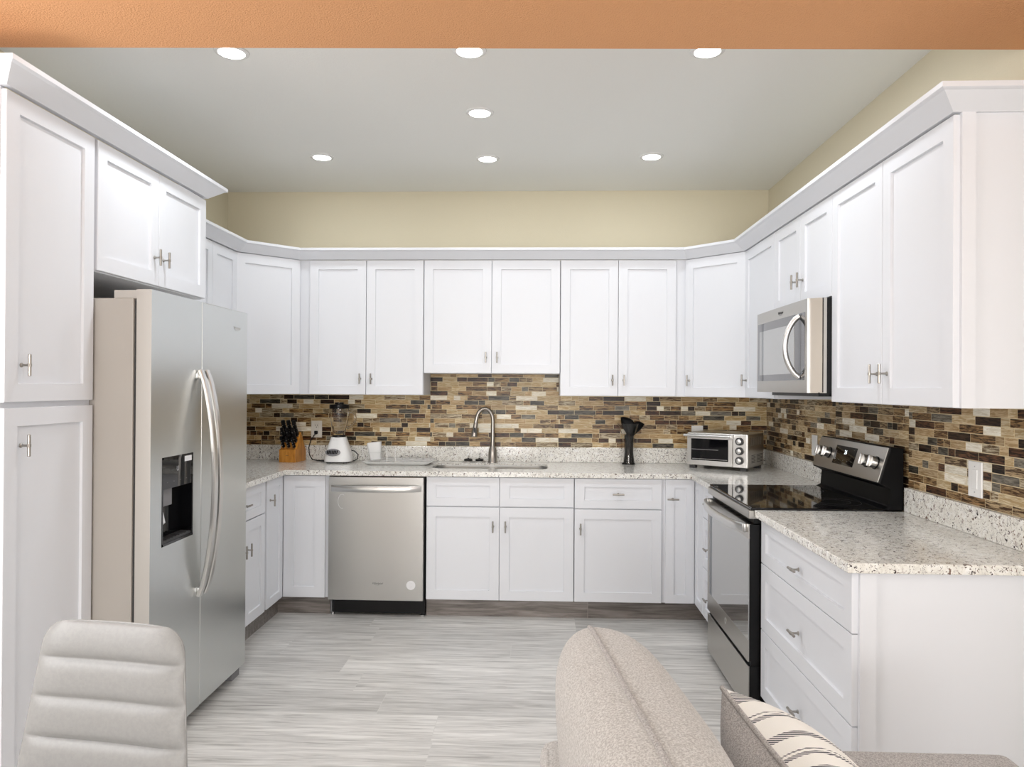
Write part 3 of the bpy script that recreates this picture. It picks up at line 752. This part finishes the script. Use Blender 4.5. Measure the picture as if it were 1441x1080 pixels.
# ------------------------------------------------------------------ microwave over the range (same viewer frame)
mw = thing('microwave', 'stainless steel over-the-range microwave with curved door handle', 'microwave', (XR, -46.5, 55.2), -90)
MW, MZ = 29.7, 16.0
def mwY(x):                                     # bowed front
    if x < 28: return -16.65 + .14 * ((x - 14) / 14) ** 2
    return -16.51 + (x - 28.4) / 1.3 * 2.25 if x > 28.4 else -16.51
g = G(); g.box(.15, MW - .02, -13.2, -.4, .1, MZ); g.prism([(.3, -13.2), (MW - .02, -13.2), (MW - .02, -14.45), (.3, -15.6)], 'z', .1, MZ); g.box(5, MW - .3, -15.0, -6, -.6, .1); g.obj('body', 'black_plastic', mw, smooth=0)
def face(name, mt, par, x0, x1, z0, z1, off=0.0, th=.5, n=16):
    g = G(); xs = [x0 + (x1 - x0) * i / n for i in range(n + 1)]
    g.loft([[(x, mwY(x) - off, z0), (x, mwY(x) - off, z1), (x, mwY(x) + th, z1), (x, mwY(x) + th, z0)] for x in xs])
    return g.obj(name, mt, par, smooth=25)
fp = face('front_panel', 'steel_y', mw, 0, MW, 0, MZ, n=128)
wn = face('window', 'dark_mirror', fp, .7, 27.4, 2.2, 13.8, .06, .1); face('window_pane', 'oven_glass', wn, 2.0, 22.5, 3.4, 12.2, .09, .05)
g = G(); xs = 25.6; g.box(xs - .04, xs + .04, mwY(xs) - .075, mwY(xs) + .02, 2.2, 13.8); g.obj('door_seam', 'black_plastic', fp, smooth=0)
g = G(); n = 20
g.tube([(25.0 - .35 * (1 - (2 * i / n - 1) ** 2), mwY(25) - .15 - 2.3 * (1 - (2 * i / n - 1) ** 2) ** .75, 2.7 + 10.6 * i / n) for i in range(n + 1)], .48, 12); g.obj('handle', 'steel_bright', fp, smooth=50)
for r_ in range(6):
    for c_ in range(2):
        text('-', .45, Matrix.Translation((26.15 + .8 * c_, mwY(26.5) - .09, 10.9 - 1.3 * r_)) @ FRONT, 'keypad_mark', 'label_grey', fp, extrude=.003)
logo(fp, 15.0, mwY(15) - .02, 14.9, .7, 'dark_grey')

# ------------------------------------------------------------------ toaster oven
to = thing('toaster_oven', 'stainless steel toaster oven with three knobs in the counter corner', 'toaster oven', (71.5, -15.75, ZCT), -34.2)
TW, TD, TH, TF = 15.5, 12.6, 8.3, .8
yf0 = 0.0
g = G(); g.box(-TW / 2, TW / 2, .3, TD, TF, TF + TH, .2)
for z_, n_ in ((1.6, 8), (6.0, 8)):
    pass
g.obj('shell', 'steel_h', to, smooth=0)
g = G()
for r_ in range(6):
    g.box(TW / 2 - .02, TW / 2 + .03, 3.0, 6.0, TF + 1.1 + r_ * .36, TF + 1.25 + r_ * .36); g.box(TW / 2 - .02, TW / 2 + .03, 7.0, 11.5, TF + 1.1 + r_ * .36, TF + 1.25 + r_ * .36)
g.obj('vent_slots', 'dark_grey', to, smooth=0); g = G()
for k in range(11): g.box(TW / 2 - .02, TW / 2 + .03, 2.4 + .8 * k, 2.6 + .8 * k, TF + 5.4, TF + 7.4)
g.obj('vent_slots', 'dark_grey', to, smooth=0)

g = G(); g.box(TW / 2 - 3.6, TW / 2 - .1, -.05, .35, TF + .1, TF + TH - .15, .08); pn = g.obj('control_panel', 'steel_h', to, smooth=0)
for k in range(3):
    z = TF + TH - 1.75 - 2.35 * k; x = TW / 2 - 1.85
    g = G(); g.lathe((x, -.05, z), [(.95, 0), (.95, .7), (.88, .78)], 24, axis=(0, -1, 0)); kb = g.obj('knob', 'dark_grey', pn)
    g = G(); g.lathe((x, -.8, z), [(.6, 0), (.6, .25), (.5, .3)], 24, axis=(0, -1, 0)); g.obj('knob_cap', 'steel_bright', kb)
    for q in range(7):
        a = math.radians(-30 + 40 * q); g = None
        text('.', .5, Matrix.Translation((x + 1.25 * math.cos(a), -.06, z + 1.25 * math.sin(a))) @ FRONT, 'dial_mark', 'dark_grey', pn, extrude=.003)
# open-framed glass door, dark chamber with rack and tray behind it
a, b = -TW / 2 + .1, TW / 2 - 3.7; z0, z1 = TF + .15, TF + TH - .2
g = G(); g.box(a, b, -.15, .3, z0, z0 + 1.2, .06); g.box(a, b, -.15, .3, z1 - 1.3, z1, .06); g.box(a, a + 1.0, -.15, .3, z0 + 1, z1 - 1); g.box(b - 1.0, b, -.15, .3, z0 + 1, z1 - 1)
tdr = g.obj('door', 'steel_h', to, smooth=0)
g = G(); g.box(a + 1, b - 1, 0, .08, z0 + 1.2, z1 - 1.3); g.obj('window', 'black_glass', tdr, smooth=0)
g = G(); g.box(a + 1.3, b - 1.3, -.02, -.005, z0 + 1.5, z0 + 1.62); g.box(a + 1.1, b - 3.6, -.02, -.005, z0 + 3.9, z0 + 4.0); g.obj('oven_rack', 'chrome', tdr, smooth=0)
g = G(); g.tube([(a - .5, -1.25, z1 - .45), (b + .1, -1.25, z1 - .45)], .33, 12); g.box(a + .2, a + .8, -1.2, -.1, z1 - .7, z1 - .2); g.box(b - .9, b - .3, -1.2, -.1, z1 - .7, z1 - .2); g.obj('handle', 'steel_bright', tdr, smooth=40)
for x in (-TW / 2 + 1.2, TW / 2 - 1.2):
    for y in (1.2, TD - 1.4):
        g = G(); g.box(x - .75, x + .75, y - .7, y + .7, 0, TF + .05); g.obj('foot', 'dark_grey', to, smooth=0)

# ------------------------------------------------------------------ sink, faucet, strainers
sk = thing('sink', 'stainless steel double-bowl undermount sink', 'sink', (14.75, -12.1, ZCB))
Ms = Matrix.Translation((-14.75, 12.1, -ZCB))
for x0, x1 in ((-.3, 14.2), (15.2, 29.8)):
    g = G(Ms); L_ = [[(x, y, z) for x, y in rrect(x0 + i_, x1 - i_, -19 + i_, -5.2 - i_, 2.6)] for i_, z in ((-.2, ZCB - .02), (0, ZCB - .05), (.25, ZCB - 6.5), (.9, ZCB - 7.2), (3, ZCB - 7.4))]
    g.loft(L_, cap=False); g._f([g._v(p) for p in L_[-1]]); g.obj('bowl', 'steel_h', sk, smooth=50)
g = G(Ms); g.loft([[(x, y, z) for x, y in rrect(.1 + i_, 29.4 - i_, -18.6 + i_, -5.6 - i_, 2.6 - i_)] for i_, z in ((.02, ZCB - .3), (.02, ZCB + .72), (.14, ZCB + .72), (.14, ZCB - .3))], cap=False); g.obj('rim', 'steel_bright', sk, smooth=50)
g = G(Ms); g.box(14.1, 15.3, -18.5, -5.7, ZCB - 3.0, ZCB - .25, .2); g.obj('divider', 'steel_bright', sk, smooth=0)
fc = thing('faucet', 'brushed nickel gooseneck pull-down faucet behind the sink', 'faucet', (14.65, -3.0, ZCT))
g = G(); g.lathe((0, 0, 0), [(1.3, 0), (1.3, .25), (1.2, .4), (1.15, 2.6), (1.0, 3.6), (.68, 4.3), (.62, 4.5)], 24); g.obj('base', 'nickel', fc, smooth=40)
g = G(); pts = [(0, 0, 4.3), (.05, 0, 7.5)]
for i in range(0, 15):
    a = math.radians(0 + 165 * i / 14); pts.append((-2.15 + 2.2 * math.cos(a), -.55 * (1 - math.cos(a)), 11.2 + 3.3 * math.sin(a)))
pts += [(-4.55, -1.15, 10.6)]
g.tube(pts, [.62, .6] + [.52] * 15 + [.5], 14); g.obj('neck', 'nickel', fc, smooth=60)
g = G(); d = Vector((-.12, -.05, -1)); g.lathe((-4.45, -1.1, 11.0), [(.5, 0), (.58, .2), (.62, 1.2), (.85, 3.2), (.88, 3.9), (.75, 4.05)], 20, axis=d); sh_ = g.obj('spray_head', 'nickel', fc, smooth=40)
g = G(); c0 = Vector((-4.45, -1.1, 11.0)) + d.normalized() * 2.3; g.box(c0.x - .26, c0.x + .26, c0.y - .85, c0.y - .55, c0.z - .9, c0.z + .7, .12); g.obj('spray_button', 'black_plastic', sh_, smooth=0)
g = G(); g.tube([(.9, 0, 2.3), (1.7, -.3, 2.6), (2.1, -1.6, 3.2)], [.3, .28, .22], 10)
st0 = thing('sink_strainer', 'small black-topped sink strainer with knob, farther from the faucet', 'sink strainer', (8.05, -3.0, ZCT), 0, 'sink strainers by the faucet')
g = G(); g.lathe((0, 0, 0), [(1.3, 0), (1.45, .25), (1.45, .45), (1.2, .5)], 20); g.obj('basket', 'chrome', st0)
g = G(); g.lathe((0, 0, .45), [(1.15, 0), (1.15, .35), (.8, .5), (.25, .55), (.2, .7)], 16); g.obj('stopper', 'black_plastic', st0)
g = G(); g.lathe((0, 0, 1.1), [(.12, 0), (.12, .9), (.3, 1.0), (.3, 1.2)], 12); g.obj('knob', 'chrome', st0)
dup(st0, (11.1, -3.0, ZCT), 20, 'small black-topped sink strainer with knob, closest to the faucet')

# ------------------------------------------------------------------ outlets and switch plates
def plate(label, loc, rz, W, H, kind, name='wall_outlet'):
    t_ = thing(name, label, 'outlet' if kind == 'outlet' else 'wall plate', loc, rz)
    g = G(); g.box(-W / 2, W / 2, -.25, 0, -H / 2, H / 2, .08); p_ = g.obj('plate', 'ivory_plastic' if kind == 'outlet' else 'white_plastic', t_, smooth=0)
    if kind == 'outlet':
        for z in (.95, -.95):
            g = G(); g.box(-.65, .65, -.32, -.2, z - .75, z + .75, .1); r_ = g.obj('receptacle', 'ivory_plastic', t_, smooth=0)
            g = G(); g.box(-.32, -.22, -.335, -.3, z - .05, z + .35); g.box(.22, .32, -.335, -.3, z - .05, z + .35); g.cyl((0, -.335, z - .38), (0, -.3, z - .38), .12, seg=10); g.obj('slot', 'black_plastic', r_, smooth=0)
    elif kind == 'switch':
        g = G(); g.box(-.65, .65, -.36, -.2, -1.35, 1.35, .06); g.obj('rocker', 'white_plastic', t_, smooth=0)
        for z in (H / 2 - .7, -H / 2 + .7):
            g = G(); g.cyl((0, -.28, z), (0, -.24, z), .1, seg=10); g.obj('screw', 'label_grey', t_)
    return t_
plate('ivory wall outlet with a black plug between knife block and blender', (-34.25, -.262, 43.95), 0, 3.0, 4.6, 'outlet')
plate('blank beige wall plate showing above the toaster oven', (70.0, -.262, 43.4), 0, 3.1, 4.6, 'blank', 'wall_plate')
plate('white wall plate behind the far end of the range', (XR - .262, -34.9, 43.3), -90, 3.0, 4.6, 'blank', 'wall_plate')
plate('white rocker switch plate above the near countertop', (XR - .262, -95.1, 43.3), -90, 3.2, 5.0, 'switch', 'wall_switch')

# ------------------------------------------------------------------ knife block and knives
KB = Vector((-41.9, -8.3, ZCT)); krz = -6.0
kb = thing('knife_block', 'honey-coloured wooden knife block full of black-handled knives', 'knife block', KB, krz)
prof = [(0, 0), (0, 3.4), (1.0, 3.5), (3.4, 7.9), (6.6, 3.0), (6.6, 0)]
g = G(); g.prism(prof, 'x', 0, 4.6, .07); g.obj('block', 'honey_wood', kb, smooth=0)
text('–', 1.4, Matrix.Translation((2.3, -.02, 1.9)) @ FRONT, 'label_mark', 'dark_grey', kb, extrude=.003)
Rk = Matrix.Rotation(math.radians(krz), 4, 'Z')
sl = Vector((0, 2.4, 4.4)).normalized(); nk = Vector((0, -4.4, 2.4)).normalized()   # up the slotted face / out of it
ROWS = [('lowest', .45, 3.2, .44), ('middle', 2.2, 4.0, .50), ('top', 4.0, 4.4, .56)]
COLS = [('left', .8), ('centre', 2.3), ('right', 3.8)]
for rn, sd_, hl, hw in ROWS:
    for cn, cx_ in COLS:
        base = Vector((cx_, 1.0, 3.5)) + sl * sd_
        dirn = (nk * .55 + Vector((-.12, 0, 1)) * .75).normalized()
        kn = thing('kitchen_knife', f'black-handled knife in the {rn} row of the knife block, {cn} slot', 'knife', KB + Rk @ base, krz, 'knives in the knife block')
        z_ = dirn; x_ = Vector((1, 0, 0)); x_ = (x_ - z_ * x_.dot(z_)).normalized(); y_ = z_.cross(x_)
        M = Matrix((x_, y_, z_)).transposed().to_4x4()
        g = G(M)
        g.loft([[(a * hw * .8, b * hw * s1 + off, h) for a, b in ((-.6, -1), (.6, -1), (1, -.5), (1, .5), (.6, 1), (-.6, 1), (-1, .5), (-1, -.5))] for h, s1, off in ((.1, .9, 0), (.5, 1.05, 0), (hl * .5, .95, 0), (hl * .85, 1.2, .05), (hl, 1.0, .12), (hl + .05, .6, .15))])
        g.obj('handle', 'black_plastic', kn, smooth=50)
        g = G(M); g.box(-hw * .82, hw * .82, -hw * 1.0, hw * 1.0, -.05, .16); g.obj('bolster', 'steel_bright', kn, smooth=0)
        g = G(M)
        for h in (.25, .5, .75):
            g.cyl((-hw * .9, 0, hl * h), (hw * .9, 0, hl * h), .09, seg=8); g.cyl((0, -hw * 1.17, hl * h), (0, -hw * .9, hl * h), .09, seg=8)
        g.obj('rivet', 'steel_bright', kn)

# ------------------------------------------------------------------ blender
bl = thing('blender', 'white countertop blender with glass jar and black lid', 'blender', (-26.2, -7.0, ZCT))
g = G()
def sq(rx, ry, z, n=24, e=3.2):
    out = []
    for i in range(n):
        a = 2 * PI * i / n; c_, s_ = math.cos(a), math.sin(a)
        out.append((rx * math.copysign(abs(c_) ** (2 / e), c_), ry * math.copysign(abs(s_) ** (2 / e), s_), z))
    return out
g.loft([sq(r_, r_ * .92, z) for z, r_ in ((.35, 3.45), (.45, 3.6), (1.2, 3.6), (2.6, 3.3), (4.4, 2.75), (6.0, 2.2), (6.7, 1.98), (6.85, 1.85))]); g.obj('base', 'white_plastic', bl, smooth=50)
for x in (-2.2, 2.2):
    for y in (-2, 2):
        g = G(); g.cyl((x, y, 0), (x, y, .5), .55); g.obj('foot', 'dark_grey', bl)
g = G(); py = -3.02; g.lathe((-.65, 0, 0), [(1, 0)], 3, cap=False) if False else None
pc = Vector((-.75, -2.95, 2.9)); pn_ = Vector((0, -1, .32)).normalized(); pu = Vector((0, .32, 1)).normalized()
g.loft([[pc + Vector((1, 0, 0)) * (rx * math.cos(2 * PI * i / 24)) + pu * (rz_ * math.sin(2 * PI * i / 24)) + pn_ * t_ for i in range(24)] for rx, rz_, t_ in ((2.0, .98, -.3), (2.0, .98, .14), (1.9, .88, .2))]); bp = g.obj('button_panel', 'mid_grey', bl, smooth=40)
g = G()
for k in range(7):
    c0 = pc + Vector((-1.35 + .42 * k, 0, 0)) + pn_ * .25 + pu * .0
    g.hexa([c0 + Vector((a + .12 * b, 0, 0)) + pu * b + pn_ * t_ for a, b, t_ in ((-.14, -.5, -.1), (.14, -.5, -.1), (.14, .5, -.1), (-.14, .5, -.1), (-.14, -.5, .12), (.14, -.5, .12), (.14, .5, .12), (-.14, .5, .12))], .04)
g.obj('button', 'black_plastic', bp, smooth=0)
text('Oster', .5, Matrix.Translation((-.4, -1.98, 6.1)) @ FRONT, 'logo', 'label_grey', bl, extrude=.01)
g = G(); g.lathe((0, 0, 6.8), [(1.85, 0), (1.85, .5), (1.6, .6)], 24); g.obj('jar_collar', 'black_plastic', bl)
g = G(); g.lathe((.05, 0, 7.3), [(1.5, 0), (1.55, .3), (2.05, 2.6), (2.45, 5.2), (2.5, 7.2), (2.38, 7.2), (2.3, 5.2), (1.9, 2.6), (1.4, .5), (.2, .4)], 8 * 3, cap=False); jr = g.obj('jar', 'clear_glass', bl, smooth=40)
g = G(); g.tube([(2.35, 0, 13.4), (3.3, -.1, 13.6), (4.2, -.2, 13.0), (4.5, -.2, 11.9), (4.2, -.15, 10.7), (3.2, -.1, 9.6), (2.1, 0, 9.2)], .32, 10); g.obj('jar_handle', 'clear_glass', jr, smooth=60)
g = G(); g.lathe((.05, 0, 14.4), [(2.55, 0), (2.6, .15), (2.6, .95), (2.3, 1.1), (1.2, 1.15), (1.15, 1.6), (.9, 1.65)], 24); g.obj('lid', 'black_plastic', bl)
# cord from the outlet to the base
g = G(); g.tube([(-8.1, 6.35, 7.35), (-8.45, 5.9, 6.9), (-9.2, 5.1, 5.4), (-9.55, 4.6, 3.6), (-9.2, 4.0, 1.6), (-8.2, 3.4, .4), (-6.5, 2.6, .16), (-4.6, 2.3, .16), (-2.5, 2.4, .2)], .14, 8); g.obj('cord', 'black_plastic', bl, smooth=60); g = G(); g.tube([(2.6, 1.6, 3.2), (3.8, 1.9, 2.9), (4.7, 2.1, 1.9), (4.5, 2.2, .8), (3.6, 2.1, .25), (2.4, 2.0, .3)], .14, 8); cd = g.obj('cord', 'black_plastic', bl, smooth=60)
g = G(); g.box(-8.55, -7.6, 5.85, 6.42, 7.15, 8.0, .12); g.obj('plug', 'black_plastic', cd, smooth=0)

# ------------------------------------------------------------------ dish rack, cup
rk = thing('dish_rack', 'white dish drainer tray with thin wire rack left of the sink', 'dish rack', (-9.6, -8.1, ZCT))
def ring_(sx, sy, z): return [(x, y, z) for x, y in rrect(-sx, sx, -sy, sy, 1.2)]
g = G(); g.loft([ring_(7.6, 4.4, 0), ring_(8.6, 5.4, .55), ring_(9.0, 5.7, .85), ring_(8.8, 5.5, .9), ring_(8.3, 5.0, .55), ring_(7.4, 4.2, .25)], cap=False)
g._f([g._v(p) for p in ring_(7.4, 4.2, .25)]); g._f([g._v(p) for p in ring_(7.6, 4.4, 0)]); g.obj('tray', 'white_plastic', rk, smooth=40)
g = G()
for y in (-4.4, 0.0, 4.4):
    g.tube([(-7, y, .6), (-7, y, 1.1), (7.4, y, 1.1), (7.4, y, .6)], .06, 6)
for x in (-6.5, -4, -1.5, 1, 3.5, 6):
    g.tube([(x, -4.4, 1.1), (x, 4.4, 1.1)], .05, 6)
for x in (0.6, 2.4, 4.2, 6.0): g.tube([(x, 0.5, 1.1), (x + .5, .7, 2.6), (x + 1.5, .9, 3.2), (x + 2.0, 1.0, 1.1)], .05, 6)
for x in (-2.6, -.4): g.tube([(x, -4.4, .3), (x, -4.4, 4.2), (x, -3.8, 4.2), (x, -3.8, 1.1)], .045, 6)
g.tube([(-8.0, -2.4, 3.0), (-4.5, -2.4, 3.0), (-4.5, 1.6, 3.0), (-8.0, 1.6, 3.0)], .06, 6, closed=True)
for x in (-7.9, -4.6): g.tube([(x, -2.4, 3.0), (x, -2.4, .6)], .06, 6)
g.obj('wire_rack', 'steel_bright', rk, smooth=60)
cu = thing('utensil_cup', 'white plastic utensil cup standing in the dish rack', 'cup', (-15.8, -8.5, ZCT + 1.05), 4)
g = G(Matrix.Rotation(math.radians(-7), 4, 'Y'))
L_ = [(1.35, 0), (1.45, .1), (1.85, 4.2), (1.72, 4.2), (1.35, .25)]
g.loft([sq(r_, r_ * .8, z + (.35 * (1 if z > 1 else 0)), e=5) for r_, z in L_], cap=False); g._f([g._v(p) for p in sq(1.35, 1.35 * .8, 0, e=5)]); g._f([g._v(p) for p in sq(1.35, 1.35 * .8, .25, e=5)])
g.obj('shell', 'white_plastic', cu, smooth=50)

# ------------------------------------------------------------------ black vase
va = thing('vase', 'black textured waisted vase with flared lobed mouth on the right of the sink', 'vase', (51.2, -4.0, ZCT))
g = G(); g.lathe((0, 0, 0), [(1.45, 0), (1.5, .2), (1.3, 1.6), (1.12, 3.4), (1.12, 5.0), (1.22, 7.4), (1.0, 7.9)], 24); g.obj('column', 'vase_black', va, smooth=50)
fan = [(-2.3, 12.5), (-1.5, 12.6), (-.6, 12.5), (.2, 12.2), (.8, 11.8), (1.36, 11.1), (1.8, 11.3), (2.4, 11.45), (3.0, 11.35), (3.6, 11.0), (4.1, 10.7), (3.7, 10.0), (2.9, 9.1), (1.9, 8.2), (1.0, 7.2), (-.5, 7.2), (-.9, 8.4), (-1.5, 9.5), (-2.15, 10.9)]
g = G(); cx_, cz_ = .4, 10.2
g.loft([[(cx_ + (x - cx_) * k, y, cz_ + (z - cz_) * k) for x, z in fan] for y, k in ((-1.15, .55), (-.95, .8), (-.5, .95), (0, 1), (.5, .95), (.95, .8), (1.15, .55))]); g.obj('flared_mouth', 'matte_black', va, smooth=50)
g = G(); g.lathe((-.15, 0, 0), [(1.75, 0), (1.75, .3), (1.6, 2), (1.55, 6), (1.9, 8.2), (3.0, 10.9), (2.92, 10.9), (1.8, 8.2), (1.47, 6), (1.52, 2), (1.62, .4)], 24, cap=False); g.obj('glass_sleeve', 'clear_glass', va, smooth=60)

# ------------------------------------------------------------------ dining chair (faces the camera)
ch = thing('dining_chair', 'grey leatherette dining chair with channel-stitched back', 'chair', (-15.1, -139.5, 0), -8)
SE = [18.3, 21.95, 25.65, 29.3]
g = G(); rows = 110; cols = 26; ZT = 32.7; ZBt = 15.0
def back_pt(sx, z, front):
    hw = 9.45 - .115 * (z - 15); r_ = 2.3
    if z > ZT - r_: hw -= r_ - math.sqrt(max(0, r_ * r_ - (z - (ZT - r_)) ** 2))
    xc = -.005 * (z - 20)
    y = 7.2 + .13 * (z - 18) + (.35 * (sx * sx) * -1)
    if front:
        dmin = min(abs(z - q) for q in SE); puff = .9 * (1 - abs(sx) ** 8) * (1 - math.exp(-(dmin / .42) ** 1.1) * .75)
        e_ = min(1, max(0, (ZT - z) / 2.6)); y -= puff * (1 - (1 - e_) ** 2) ** .5 + .05
    else: y += .75 * (1 - abs(sx) ** 8) * (1 - (1 - min(1, max(0, (ZT - z) / 2.6))) ** 2) ** .5 + .05
    return (xc + hw * sx, y, z)
zz = [ZBt + (ZT - ZBt) * (1 - (1 - i / rows) ** 1.25) for i in range(rows + 1)]
rings = []
for z in zz:
    f_ = [back_pt(math.sin(PI / 2 * (-1 + 2 * i / cols)), z, True) for i in range(cols + 1)]
    b_ = [back_pt(math.sin(PI / 2 * (1 - 2 * i / cols)), z, False) for i in range(cols + 1)]
    rings.append(f_ + b_)
g.loft(rings); g.obj('backrest', 'leatherette', ch, smooth=70)
g = G(); pts = [back_pt(1, z, False) for z in zz[::3]]; pts += [back_pt(1 - 2 * i / 14, ZT, False) for i in range(1, 14)]; pts += [back_pt(-1, z, False) for z in reversed(zz[::3])]
g.tube(pts, .11, 6); g.obj('piping', 'leatherette', ch, smooth=60)
g = G(); g.loft([[(x, y, z) for x, y in rrect(-8.6 + i_, 8.6 - i_, -10 + i_, 7.4 - i_, 2.2)] for i_, z in ((.5, 15.4), (0, 15.8), (0, 17.6), (.4, 18.1), (1.6, 18.3))]); g.obj('seat', 'leatherette', ch, smooth=50)
for x in (-1, 1):
    for y in (-8.4, 6.4):
        g = G(); g.tube([(x * 7.2, y, 15.6), (x * 7.9, y * 1.08, 0)], [.7, .5], 12); g.obj('leg', 'chrome', ch, smooth=50)

# ------------------------------------------------------------------ sofa, cushions
so = thing('sofa', 'beige tweed sofa with low back seen from above', 'sofa', (47, -172, 0))
Mo = Matrix.Translation((-47, 172, 0))
g = G(Mo); g.box(27.4, 33.4, -206, -137.6, 3, 26.1, 1.2, 4); bf = g.obj('back_frame', 'tweed', so, smooth=50)
g = G(Mo); g.tube([(28.0, -206, 25.8), (28.0, -140, 25.9), (28.1, -138.6, 25.5), (28.1, -138.0, 24.0), (28.1, -138.0, 4)], .16, 6); g.obj('piping', 'tweed', bf, smooth=60)
g = G(Mo); g.box(30, 66.6, -142.5, -137.2, 3, 25.5, .9, 4); g.obj('arm', 'grey_weave', so, smooth=50)
g = G(Mo); g.box(30, 66.6, -207, -202, 3, 25.5, .9, 4); g.obj('arm', 'grey_weave', so, smooth=50)
g = G(Mo); g.box(31, 66, -203, -141, 3, 12, .5); g.obj('base', 'grey_weave', so, smooth=50)
g = G(Mo); g.box(33.2, 66.5, -202, -142.6, 12, 17.8, 1.4, 4); g.obj('seat_cushion', 'grey_weave', so, smooth=50)
for x in (30, 64):
    for y in (-204, -140):
        g = G(Mo); g.cyl((x, y, 3.2), (x, y, 0), .9, .7); g.obj('leg', 'dark_grey', so)
def puff(name, w_, h_, t_, M, mats, parent, px_=3.0, n=32, ear=0.0, asym=.5, pw=.5, rnd=0.0):
    """pillow: y width, z height, thickness along x; mats (left face, right face)"""
    g = G(M)
    def pt_(i, j, sd):
        a = -1 + 2 * i / n; b = -1 + 2 * j / n; a = math.sin(a * PI / 2); b = math.sin(b * PI / 2)
        e = (max(0, 1 - abs(a) ** px_) * max(0, 1 - abs(b) ** px_)) ** pw
        k = 1 - ear * (1 - abs(a) ** 2) * abs(b) ** 6 - rnd * abs(a) ** 8; k2 = 1 - ear * (1 - abs(b) ** 2) * abs(a) ** 6 - rnd * abs(b) ** 8
        tt = t_ * (asym if sd < 0 else 1 - asym)
        return (sd * tt * e, a * w_ / 2 * k2, b * h_ / 2 * k)
    for sd, mi in ((-1, 0), (1, 1)):
        g.mi = mi
        V = [[g._v(pt_(i, j, sd)) for j in range(n + 1)] for i in range(n + 1)]
        for i in range(n):
            for j in range(n): g._f([V[i][j], V[i + 1][j], V[i + 1][j + 1], V[i][j + 1]])
    o = g.obj(name, list(mats), parent, smooth=80, weld=True)
    g = G(M); P = [pt_(i, 0, 1) for i in range(n)] + [pt_(n, j, 1) for j in range(n)] + [pt_(n - i, n, 1) for i in range(n)] + [pt_(0, n - j, 1) for j in range(n)]
    g.tube(P, .21, 8, closed=True)
    return o, g
cs = thing('back_cushion', 'plump beige tweed sofa back cushion with piped seam', 'cushion', (33.7, -150.8, 17.9))
Mc = Matrix.Translation((0, 0, 9.0)) @ Matrix.Rotation(math.radians(6.5), 4, 'Z') @ Matrix.Rotation(math.radians(-5), 4, 'Y')
o, g = puff('cover', 26, 18.1, 9.3, Mc, ('tweed', 'tweed'), cs, 4.5, ear=.0, asym=.44, pw=.31, rnd=.03); g.obj('piping', 'grey_weave', cs, smooth=60)
tp = thing('throw_pillow', 'throw pillow with cream striped front and grey back leaning on the sofa cushion', 'pillow', (47.5, -148.2, 17.9))
Mt = Matrix.Translation((0, 0, 6.3)) @ Matrix.Rotation(math.radians(5), 4, 'Z') @ Matrix.Rotation(math.radians(-32), 4, 'Y')
o, g = puff('cover', 18.5, 16.5, 9.8, Mt, ('grey_weave', 'striped_cotton'), tp, 2.3, ear=.10, asym=.5); g.obj('piping', 'grey_weave', tp, smooth=60)
